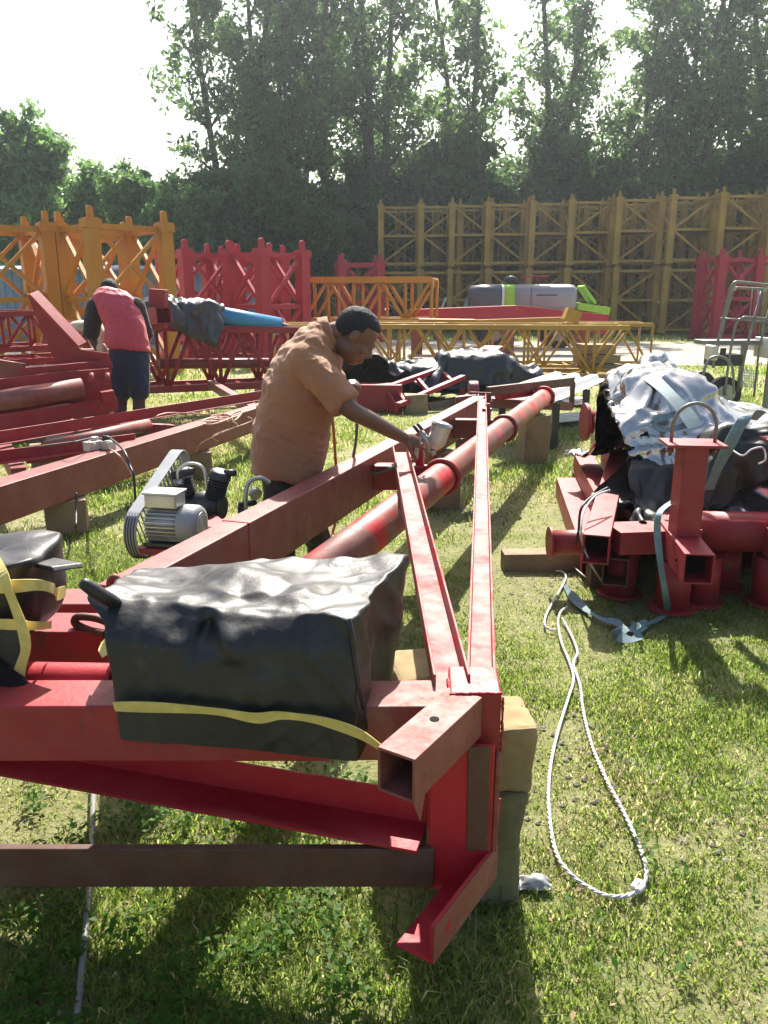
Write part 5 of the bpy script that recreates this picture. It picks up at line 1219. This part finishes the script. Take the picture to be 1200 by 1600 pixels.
x = drape(nx, ny, p0, (2.5/(nx-1), .9/(ny-1)), col_ellipsoids([((1.45, 4.5, .52), (.25, .16, .14)), ((2.2, 4.42, .55), (.45, .24, .32)), ((1.95, 5.05, .2), (.82, 1.3, .235))], .02), 80, 7, bend=.06, fric=.9, damp=.95, shrink=(.72, .6, 50, .004, .04), g=6); x = tents(x, (2.5, .9), 110, 4)
o = grid_obj('black_tarpaulin', x, M['blackplastic'], thick=0, sub=0, loc=(2, 4.4, .43)); tag(o, 'black plastic folds spilling out in front of the silver tarpaulin', 'tarpaulin')
# rolled end of the silver sheet standing at the back
o = MB().tube(smooth_path([PY(1000, 640, 5.2), PY(1005, 590, 5.35), PY(1018, 568, 5.5), PY(1036, 572, 5.5), PY(1046, 600, 5.4), PY(1050, 640, 5.3)], 6), [.07+.014*math.sin(k*1.3) for k in range(31)], 14).build('rolled_sheet', M['silver']); tag(o, 'rolled hump of silver sheet at the top of the tarpaulin heap', 'tarpaulin roll')
# straps
def strap(pts, w, side, label, nm='webbing_strap', mat='webbing', wob=.1): return tag(ribbon(smooth_path(pts, 8), w, side, .0018, wob).build(nm, M[mat]), label, 'strap', 'blue grey webbing straps')
strap([PY(1000, 580, 4.95), PY(1022, 594, 4.75), PY(1048, 618, 4.55), PY(1074, 648, 4.4), PY(1086, 668, 4.32)], .075, (1, .2, .5), 'dark blue grey strap lying diagonally over the silver tarpaulin')
strap([PY(1190, 650, 4.0), PY(1172, 648, 3.95), PY(1158, 662, 3.92), PY(1140, 695, 3.92), PY(1122, 730, 3.95), PY(1108, 765, 4.0)], .06, (1, 0, .5), 'thick blue grey strap slung from the top plate of the right support frame')
strap([PY(1062, 778, 4.0), PY(1042, 790, 3.78), PY(1030, 803, 3.62), PY(1027, 830, 3.6), PY(1032, 880, 3.58), PY(1040, 930, 3.6), PZ(1042, 955, .012), PZ(1028, 968, .015), PZ(1005, 976, .02)], .03, (1, -.1, 0), 'blue grey strap hanging over the box tube down to the grass')
strap([PZ(1012, 972, .02), PZ(990, 984, .03), PZ(975, 980, .03), PZ(962, 972, .025), PZ(940, 967, .03), PZ(915, 952, .02), PZ(895, 932, .03), PZ(882, 915, .015)], .034, (.3, 1, .25), 'loose blue grey strap end lying in the grass', wob=.5)
strap([PZ(985, 978, .02), PZ(1000, 990, .05), PZ(985, 1000, .03), PZ(965, 992, .015), PZ(978, 982, .04)], .05, (.2, 1, .5), 'crumpled knot of blue grey strap in the grass', wob=.3)
strap([PY(1040, 650, 4.45), PY(1020, 660, 4.42), PY(1035, 672, 4.38), PY(1070, 665, 4.4), PY(1085, 652, 4.43), PY(1060, 646, 4.46), PY(1030, 655, 4.44)], .03, (.2, .6, 1), 'curled blue grey strap on top of the silver heap', wob=.2)
o = MB().tube(smooth_path([PY(952, 766, 4.2), PY(930, 775, 4.05), PY(912, 800, 3.9), PY(908, 830, 3.8), PY(912, 855, 3.8), PY(925, 885, 3.85), PZ(945, 914, .01)], 8), .0055, 8).build('thin_rope', M['rope']); tag(o, 'white cord hanging down from the black folds on the right pile', 'cord')
o = MB().tube(smooth_path([PY(950, 762, 4.2), PY(925, 776, 4.1), PY(908, 795, 4.0), PY(904, 828, 4.0), PY(900, 850, 4.05)], 8), .007, 8).build('black_rope', M['rubber']); tag(o, 'black cord hanging beside the white cord on the right pile', 'cord')
o = MB().tube(smooth_path([PY(1140, 700, 4.1), PY(1160, 712, 4.0), PY(1175, 702, 4.0), PY(1192, 700, 4.05), PY(1196, 718, 4.0), PY(1185, 725, 4.0)], 8), .005, 8).build('thin_rope', M['rope']); tag(o, 'thin white cord curling over the black folds at the right edge', 'cord')
# white rope in the grass, laid with a twist
def rope(pxs, label, r=.0056):
    pts = smooth_path([PZ(x, y, .016+.006*math.sin(i*2.3)) for i, (x, y) in enumerate(pxs)], 14)
    # resample evenly, then three twisted strands
    out = [pts[0]]; acc = 0; step = .006
    for a, b in zip(pts, pts[1:]):
        l = (b-a).length; d = step-acc
        while d <= l: out.append(a.lerp(b, d/l)); d += step
        acc = l-(d-step)
    mb = MB()
    for s in range(3):
        q_ = []
        for i, p in enumerate(out):
            d = (out[min(i+1, len(out)-1)]-out[max(i-1, 0)]).normalized(); sd = d.cross(up).normalized(); t = i*.55+s*2.094
            q_.append(p+sd*math.cos(t)*r*.55+up*math.sin(t)*r*.55)
        mb.tube(q_, r*.55, 6)
    return tag(mb.build('white_rope', M['rope']), label, 'rope')
rope([(868, 892), (878, 893), (884, 902), (876, 920), (864, 940), (853, 962), (851, 976), (860, 984), (868, 984)], 'short kinked end of white rope in the grass beside the blue grey strap')
rope([(886, 948), (876, 956), (872, 972), (876, 1000), (888, 1030), (896, 1060), (888, 1090), (874, 1135), (862, 1185), (857, 1235), (860, 1290), (870, 1335), (888, 1362), (915, 1384), (950, 1400), (985, 1398), (1004, 1384), (1010, 1360), (1000, 1325), (975, 1270), (946, 1215), (925, 1165), (912, 1115), (906, 1070), (896, 1038), (902, 1020), (896, 1000), (886, 980), (878, 966)], 'long loop of white rope lying in the grass on the right')
o = MB().tube(smooth_path([PZ(988, 1388, .02), PZ(997, 1378, .022), PZ(1004, 1384, .02), PZ(996, 1393, .022)], 6), .0085, 8).build('tape_wrap', M['rope']); tag(o, 'white tape bound round the bend of the rope loop', 'tape')
o = MB().tube([PZ(893, 883, .03), PZ(915, 902, .05)], .004, 6).build('wire', M['alu']); tag(o, 'short bright wire sticking out of the grass near the right pile', 'wire')
c = PZ(835, 1388, .0); 
x = drape(12, 10, [(c.x-.035+.06*i/11, c.y-.02+.035*j/9, .05+.01*random.random()) for j in range(10) for i in range(12)], (.009, .006), col_ellipsoids([((c.x, c.y, 0), (.03, .02, .03))], .012), 20, 4); x = crumple(x, .02, (.5, .5), 2)
o = grid_obj('plastic_scrap', x, M['tank'], loc=c); tag(o, 'scrap of pale plastic in the grass beside the stone pile', 'scrap')
# ------------------------------------------------------------------ people
def remeshed(mb, name, mat, parent, vox, smooth_it=6, fac=.5):
    o = mb.build('tmp', None); m1 = o.modifiers.new('r', 'REMESH'); m1.mode = 'VOXEL'; m1.voxel_size = vox
    m2 = o.modifiers.new('s', 'SMOOTH'); m2.factor = fac; m2.iterations = smooth_it
    bpy.context.view_layer.update(); dg = bpy.context.evaluated_depsgraph_get()
    me = bpy.data.meshes.new_from_object(o.evaluated_get(dg)); me.name = name; bpy.data.objects.remove(o)
    off = V(parent.location); 
    for v in me.vertices: v.co = v.co-off
    me.polygons.foreach_set('use_smooth', [True]*len(me.polygons))
    me.materials.clear(); me.materials.append(mat)
    r = bpy.data.objects.new(name, me); COL.objects.link(r); r.parent = parent; return r
def limb(mb, pts, rs, n=14):
    pts = [V(p) for p in pts]
    mb.tube(smooth_path(pts, 4), [rs[min(i//4, len(rs)-1)]+(rs[min(i//4+1, len(rs)-1)]-rs[min(i//4, len(rs)-1)])*((i % 4)/4) for i in range((len(pts)-1)*4+1)], n)
    for p, r in zip(pts, rs): mb.ellipsoid(p, [(r, 0, 0), (0, r, 0), (0, 0, r)], 12, 8)
def head(mb, c, f, u, k=1.0):
    """c centre of the skull, f face direction, u crown direction"""
    f = V(f).normalized(); u = (V(u)-f*V(u).dot(f)).normalized(); s = f.cross(u); c = V(c)
    P = lambda a, b, d: c+(f*a+s*b+u*d)*k
    E = lambda p, a, b, d, n=14, m=10: mb.ellipsoid(p, [f*a*k, s*b*k, u*d*k], n, m)
    E(P(-.008, 0, .025), .1, .077, .093, 24, 16)               # skull
    E(P(.03, 0, -.04), .066, .062, .082, 20, 14)               # face
    E(P(.05, 0, -.09), .04, .042, .034)                        # chin, jaw
    E(P(.0, 0, -.07), .06, .058, .05)
    E(P(.087, 0, .012), .016, .046, .012)                      # brow
    mb.tube([P(.088, 0, .0), P(.104, 0, -.03), P(.11, 0, -.042)], [.01*k, .014*k, .016*k], 10); E(P(.1, .014, -.045), .012, .01, .009); E(P(.1, -.014, -.045), .012, .01, .009)
    E(P(.09, 0, -.072), .014, .026, .008); E(P(.087, 0, -.083), .014, .023, .008)   # lips
    for t in (-1, 1):
        E(P(.083, .031*t, -.005), .011, .013, .009)            # eyes
        E(P(.062, .045*t, -.035), .03, .02, .02)               # cheek
        E(P(-.008, .078*t, -.012), .02, .01, .033); E(P(-.002, .084*t, -.005), .014, .008, .026)   # ear
    return P
def hair_cap(P_c, f, u, k, parent, mat=None):
    f = V(f).normalized(); u = (V(u)-f*V(u).dot(f)).normalized(); s = f.cross(u); c = V(P_c); mb = MB(); n, m = 84, 54; vs = []; fs = []
    for i in range(m+1):
        t = math.pi*i/m
        for j in range(n):
            p = 2*math.pi*j/n; a, b, d = math.sin(t)*math.cos(p), math.sin(t)*math.sin(p), math.cos(t)
            # hairline: high on the forehead, above the ear, low on the nape
            lim = -.62 if a < -.35 else (-.05 if a < .25 else .42+.25*(a-.25))
            if a < .25 and a >= -.35: lim = -.62+(a+.35)/.6*.75
            g = 1.06 if d > lim else (1.06-.22*min(1, (lim-d)/.22))
            g += .02*noise.noise(V((a, b, d))*9)+.03*noise.noise(V((a, b, d))*34)
            vs.append(c+(f*(a*.1*g-.008)+s*b*.077*g+u*(d*.093*g+.025))*k)
    for i in range(m):
        for j in range(n): fs.append([i*n+j, i*n+(j+1) % n, (i+1)*n+(j+1) % n, (i+1)*n+j])
    mb.add(vs, fs, True); return mb.build('hair', mat or M['hair'], parent)
def hand(mb, w, d, palm_n, curl, k=1.0, thumb=1):
    """w wrist, d direction of the fingers, palm_n palm normal; fingers bend towards palm_n by curl"""
    d = V(d).normalized(); n = (V(palm_n)-d*V(palm_n).dot(d)).normalized(); s = d.cross(n)*thumb; w = V(w)
    mb.ellipsoid(w+d*.05*k, [d*.055*k, s*.042*k, n*.019*k], 14, 10); mb.ellipsoid(w+d*.065*k, [d*.035*k, s*.043*k, n*.016*k], 14, 10)
    for i, (off, ln, r) in enumerate(((.03, .075, .0088), (.011, .085, .009), (-.009, .08, .0088), (-.027, .063, .0078))):
        p = w+(d*.085+s*off)*k; a = curl[i] if isinstance(curl, (list, tuple)) else curl; pts = [p-d*.02*k, p]; dd = V(d)
        for q_ in (.42, .32, .26):
            ca_, sa_ = math.cos(a), math.sin(a); nn = n
            ax = dd.cross(nn) if dd.cross(nn).length > 1e-3 else s
            dd = Matrix.Rotation(a, 3, d.cross(n)) @ dd; p = p+dd*ln*q_*k; pts.append(p)
        mb.tube(pts, [r*k*1.1, r*k*1.1, r*k, r*k*.92, r*k*.8], 10)
        for p in pts[1:]: mb.ellipsoid(p, [(r*k, 0, 0), (0, r*k, 0), (0, 0, r*k)], 8, 6)
    b = w+(d*.03+s*.034)*k; t1 = b+(d*.5+s*.75+n*.3).normalized()*.042*k; t2 = t1+(d*.8+s*.25+n*.5).normalized()*.034*k; t3 = t2+(d*.85+n*.5).normalized()*.024*k
    limb(mb, [b, t1, t2, t3], [.015*k, .0115*k, .0105*k, .008*k], 10)
# --- the man in the tan shirt spraying the frame
MYO = 4.22
mp = thing('person', PZ(470, 925), 'man in a tan orange shirt and dark trousers stooping to spray paint', 'person')
hip = PY(447, 712, MYO); belly = PY(455, 655, MYO); chest = PY(480, 578, MYO); neck = PY(512, 520, MYO)
shR, shL = PY(484, 568, MYO-.19), PY(507, 556, MYO+.2)
fdir = V((.76, .06, -.64)); udir = V((.55, .05, .8)); hc = PY(556, 523, MYO-.03); HK = 1.13
b = MB()
vx = V((1, .25, 0)).normalized(); vy = V((-.25, 1, 0)).normalized()
def ring(px, py, ra, rb, tilt=0, Y=MYO):
    a = vx*ra*math.cos(tilt)+up*(-ra*math.sin(tilt)); return (PY(px, py, Y), a, vy*rb)
tilt = .45
b.loft([ring(446, 745, .12, .15, .1), ring(447, 715, .145, .165, .15), ring(455, 660, .155, .17, .3), ring(470, 605, .145, .18, .45), ring(484, 565, .125, .19, .55), ring(498, 540, .1, .15, .7), ring(512, 522, .062, .065, .9)], 24, 2.3)
limb(b, [PY(502, 532, MYO), PY(522, 522, MYO-.01), PY(540, 520, MYO-.02)], [.068, .062, .062], 14)
P1 = head(b, hc, fdir, udir, HK)
elR = PY(548, 640, MYO-.3); wrR = PY(630, 684, MYO-.1)
limb(b, [shR, shR.lerp(elR, .5)+V((.0, 0, -.0)), elR, elR.lerp(wrR, .35), wrR], [.066, .056, .047, .044, .031])
elL = PY(520, 640, MYO+.26); wrL = PY(531, 615, MYO+.12)
limb(b, [shL, elL, wrL], [.06, .045, .032])
hand(b, wrL, (.5, -.3, .6), (.8, 0, -.5), .75, 1, -1)
gd0 = (PY(668, 694, MYO-.03)-wrR).normalized()
hand(b, wrR, gd0, (.1, .75, -.65), [.15, .75, .85, .95], 1.0, -1)
kR, aR, kL, aL = PY(437, 805, MYO-.12), PY(441, 903, MYO-.1), PY(478, 798, MYO+.12), PY(506, 868, MYO+.26)
limb(b, [PY(440, 728, MYO-.09), kR, kR.lerp(aR, .4)-vx*.01, aR], [.1, .062, .058, .04]); limb(b, [PY(452, 728, MYO+.09), kL, kL.lerp(aL, .4), aL], [.1, .062, .058, .04])
body1 = remeshed(b, 'body', M['skin'], mp, .0065, 3)
hair_cap(hc, fdir, udir, HK, mp)
s = MB()
s.loft([ring(446, 742, .17, .225, .12), ring(449, 715, .188, .22, .18), ring(455, 675, .198, .215, .28), ring(464, 630, .195, .22, .42), ring(476, 590, .175, .225, .5), ring(486, 562, .15, .22, .6), ring(497, 541, .118, .185, .75), ring(508, 524, .085, .1, .95)], 32, 2.3)
se = shR.lerp(elR, .66); limb(s, [shR+V((-.03, .03, .01)), shR.lerp(elR, .35), se], [.09, .084, .08], 18); s.tube([shR.lerp(elR, .5), se+(elR-shR).normalized()*.075], [.079, .088], 18)
se = shL.lerp(elL, .62); limb(s, [shL, se], [.09, .084], 16)
shirt = remeshed(s, 'shirt', M['tan'], mp, .009, 5)
def wrinkle(o, amp, sc, ax, seed=0):
    me = o.data
    nr = [v.normal.copy() for v in me.vertices]
    for v, n_ in zip(me.vertices, nr):
        p = v.co; q_ = V((p.dot(ax[0])*sc[0], p.dot(ax[1])*sc[1], p.dot(ax[2])*sc[2]+seed))
        q_ += noise.noise_vector(p*4+V((seed, 0, 0)))*.6
        h_ = noise.noise(q_)+.5*(1-abs(noise.noise(q_*1.9+V((7, 1, 2))))*2)
        v.co = p+n_*(h_*amp)
wrinkle(shirt, .016, (5, 5, 12), (V((1, 0, -.3)), V((0, 1, 0)), V((.45, 0, 1))))
mb = MB(); cpos = PY(517, 522, MYO); cd = (PY(540, 518, MYO-.02)-PY(502, 534, MYO)).normalized()
co_ = MB(); a_ = cd.cross(V((0, 1, 0))).normalized(); r_ = []
for t, rr in ((-.035, .1), (-.005, .094), (.016, .09), (.018, .086), (.0, .086), (-.03, .09)): r_.append((cpos+cd*t, a_*rr, V((0, 1, 0))*rr*.95))
co_.loft(r_, 28); co_.f = co_.f[:-2]; co_.sm = co_.sm[:-2]; co_.build('collar', M['tan'], shirt)
t = MB()
t.loft([ring(446, 752, .13, .16, .05), ring(446, 728, .145, .175, .1), ring(449, 705, .145, .17, .15)], 24, 2.3)
limb(t, [PY(440, 730, MYO-.09), kR, kR.lerp(aR, .6), aR.lerp(kR, .05)], [.1, .086, .076, .07], 16); limb(t, [PY(452, 730, MYO+.09), kL, kL.lerp(aL, .6), aL.lerp(kL, .05)], [.1, .086, .076, .07], 16)
tr = remeshed(t, 'trousers', M['trouser'], mp, .011, 5); wrinkle(tr, .012, (6, 6, 9), (V((1, 0, 0)), V((0, 1, 0)), V((0, 0, 1))), 4)
def shoe(a, d, parent, mat, nm='shoe'):
    a = V(a); d = V((d[0], d[1], 0)).normalized(); s_ = V((-d.y, d.x, 0)); mb = MB()
    z = .012; rows = []
    for t_, wd, hh in ((-.075, .02, .06), (-.06, .036, .085), (-.01, .04, .1), (.05, .042, .085), (.11, .047, .055), (.16, .042, .04), (.185, .02, .03)):
        c_ = V((a.x, a.y, z+hh/2))+d*t_; rows.append((c_, s_*wd, up*hh/2))
    mb.loft(rows, 18, 2.6); o = mb.build(nm, mat, parent)
    sb_ = o.modifiers.new('sub', 'SUBSURF'); sb_.levels = sb_.render_levels = 1; return o
shoe((aR.x, aR.y, 0), (1, .35), mp, M['trouser']); shoe((aL.x, aL.y, 0), (1, .3), mp, M['trouser'])
# --- spray gun in his hand
sg = thing('spray_gun', PY(672, 690, MYO-.03), 'spray gun with a dented metal paint cup in the hand of the stooping man', 'spray gun')
gy = MYO-.05
gA, gB, gC = PY(652, 694, gy), PY(664, 672, gy), PY(676, 706, gy)
MB().tube(smooth_path([PY(650, 716, gy), PY(652, 700, gy), PY(658, 684, gy), PY(664, 676, gy)], 6), .0125, 12).build('grip', M['steel'], sg)
mb = MB().tube([PY(656, 672, gy), PY(668, 690, gy), PY(675, 703, gy)], [.014, .02, .015], 14); mb.tube([PY(675, 703, gy), PY(679, 711, gy)], [.02, .012], 14); gb = mb.build('gun_body', M['steel'], sg)
MB().tube([PY(679, 711, gy), PY(681, 715, gy)], .007, 10).build('nozzle', M['darkmetal'], gb)
for dx, dy in ((-10, -3), (-4, -6)): MB().tube([PY(656+dx+8, 674+dy+4, gy), PY(652+dx+4, 668+dy, gy)], .009, 10).build('knob', M['darkmetal'], gb)
MB().tube(smooth_path([PY(666, 688, gy), PY(662, 704, gy), PY(664, 716, gy)], 5), .004, 8).build('trigger', M['steel'], gb)
cA, cB = PY(678, 702, gy), PY(690, 665, gy); cd = (cB-cA).normalized()
MB().tube([cA, cA+cd*.012, cA+cd*.03, cA+cd*.045, cB, cB+cd*.001], [.018, .03, .044, .049, .054, .054], 26).build('paint_cup', M['alu'], sg)
MB().tube([cB, cB+cd*.006, cB+cd*.0065, cB+cd*.014, cB+cd*.02], [.058, .058, .055, .056, .03], 26).build('cup_lid', M['steel'], sg)
mb = MB().tube([cA+cd*.002, cA+cd*.02], [.012, .0305], 16); mb.build('paint_drips', M['redfresh'], sg)
# hose: from the gun up behind the arm, over his left hand and down to the grass
o = MB().tube(smooth_path([PY(651, 716, gy), PY(640, 722, gy+.1), PY(600, 735, gy+.22), PY(565, 742, MYO+.2), PY(553, 733, MYO+.2), PY(552, 715, MYO+.2), PY(556, 690, MYO+.2), PY(558, 660, MYO+.18), PY(558, 635, MYO+.14), PY(550, 610, MYO+.1), PY(540, 598, MYO+.1), PY(530, 597, MYO+.12), PY(522, 612, MYO+.16)], 8), .0085, 10).build('air_hose', M['hoseg']); tag(o, 'grey air hose arching from the left hand of the stooping man to the beam', 'hose')
o = MB().tube(smooth_path([PY(522, 612, MYO+.17), PY(518, 640, MYO+.2), PY(521, 670, MYO+.2), PY(524, 715, MYO+.22), PY(527, 755, MYO+.25), PY(526, 800, MYO+.3), PY(520, 830, MYO+.28), PY(505, 850, MYO+.2), PZ(494, 880, .014), PZ(470, 900, .012)], 8), .0085, 10).build('air_hose', M['hoseo']); tag(o, 'orange air hose hanging straight down in front of the stooping man', 'hose')
o = MB().tube(smooth_path([PZ(470, 905, .012), PZ(510, 872, .012), PZ(523, 855, .014), PZ(518, 836, .014), PZ(500, 845, .012), PZ(480, 880, .012)], 8), .008, 10).build('air_hose', M['hoseo']); tag(o, 'loop of orange air hose on the grass by the feet of the stooping man', 'hose')
# --- the man in red, seen from behind
RY = 7.75
rp = thing('person', PZ(205, 712), 'man in red jersey with black sleeves and navy shorts, seen from behind', 'person')
vx = V((1, 0, 0)); vy = V((0, 1, 0))
def ring2(px, py, ra, rb, Y, lean=0): return (PY(px, py, Y), V((ra, 0, -lean*ra)), V((0, rb*.8, -rb*.6)) if py < 520 else V((0, rb, -rb*.15)))
tors = [(202, 556, .15, .11, RY), (200, 538, .165, .115, RY), (196, 515, .16, .11, RY+.03), (189, 492, .175, .11, RY+.09), (182, 474, .2, .11, RY+.16), (178, 463, .13, .09, RY+.22), (175, 458, .06, .06, RY+.28)]
b = MB(); b.loft([ring2(x_, y_, ra, rb, Y_, .08) for x_, y_, ra, rb, Y_ in tors], 24, 2.3)
hc2 = PY(170, 457, RY+.36); f2 = V((-.25, .6, -.72)); u2 = V((-.05, .75, .62))
limb(b, [PY(176, 462, RY+.2), hc2-u2*.05], [.06, .056]); head(b, hc2, f2, u2, 1.08)
sl_, sr_ = PY(151, 480, RY+.14), PY(211, 480, RY+.14)
el_, er_ = PY(142, 520, RY+.16), PY(228, 522, RY+.2); wl_, wr_ = PY(156, 549, RY+.12), PY(222, 548, RY+.3)
limb(b, [sl_, el_, wl_], [.062, .047, .032]); limb(b, [sr_, er_, wr_], [.062, .047, .032])
hand(b, wl_, (.35, .1, -.9), (.5, .7, .1), .5, 1, 1); hand(b, wr_, (-.35, .4, -.8), (-.5, .6, .1), .5, 1, -1)
h1, h2 = PY(190, 555, RY), PY(214, 555, RY); k1, k2 = PY(189, 625, RY+.02), PY(217, 625, RY-.02); a1, a2 = PY(190, 697, RY), PY(222, 697, RY)
limb(b, [h1, k1, k1.lerp(a1, .35)+V((0, -.02, 0)), a1], [.095, .06, .062, .042]); limb(b, [h2, k2, k2.lerp(a2, .35)+V((0, -.02, 0)), a2], [.095, .06, .062, .042])
remeshed(b, 'body', M['skin2'], rp, .009, 3)
hair_cap(hc2, f2, u2, 1.06, rp)
s = MB(); s.loft([ring2(x_, y_, ra+.035, rb+.035, Y_, .08) for x_, y_, ra, rb, Y_ in [(204, 548, .155, .115, RY)]+tors[1:]], 28, 2.3); 
js = remeshed(s, 'jersey', M['redshirt'], rp, .011, 5); wrinkle(js, .013, (9, 5, 4), (V((1, 0, .2)), V((0, 1, 0)), V((0, 0, 1))), 9)
for A_, B_, nm in ((sl_, el_, 'sleeve'), (sr_, er_, 'sleeve')):
    s = MB(); limb(s, [A_+V((0, 0, .0)), A_.lerp(B_, .5), A_.lerp(B_, .95)], [.095, .085, .078], 16); q_ = remeshed(s, nm, M['blacksleeve'], rp, .011, 4); wrinkle(q_, .008, (6, 6, 9), (V((1, 0, 0)), V((0, 1, 0)), V((0, 0, 1))), 2)
s = MB(); s.loft([ring2(203, 575, .165, .12, RY), ring2(202, 552, .175, .125, RY), ring2(200, 536, .172, .122, RY)], 24, 2.4)
limb(s, [h1, h1.lerp(k1, .5), k1.lerp(h1, .2)], [.12, .108, .1], 18); limb(s, [h2, h2.lerp(k2, .5), k2.lerp(h2, .2)], [.12, .108, .1], 18)
q_ = remeshed(s, 'shorts', M['navy'], rp, .011, 4); wrinkle(q_, .01, (9, 9, 4), (V((1, 0, 0)), V((0, 1, 0)), V((0, 0, 1))), 3)
# pale print across the shoulders of the jersey, no readable letters in the photograph
shoe((a1.x, a1.y, 0), (-.2, 1), rp, M['rubber']); shoe((a2.x, a2.y, 0), (.1, 1), rp, M['rubber'])
o = thing('rag', PY(160, 545, RY+.1), 'pale rag held in the left hand of the man in the red jersey', 'rag')
MB().ellipsoid(PY(159, 545, RY+.05), [(.05, 0, .01), (0, .04, 0), (-.01, 0, .06)], 12, 8).build('cloth', M['sack'], o)
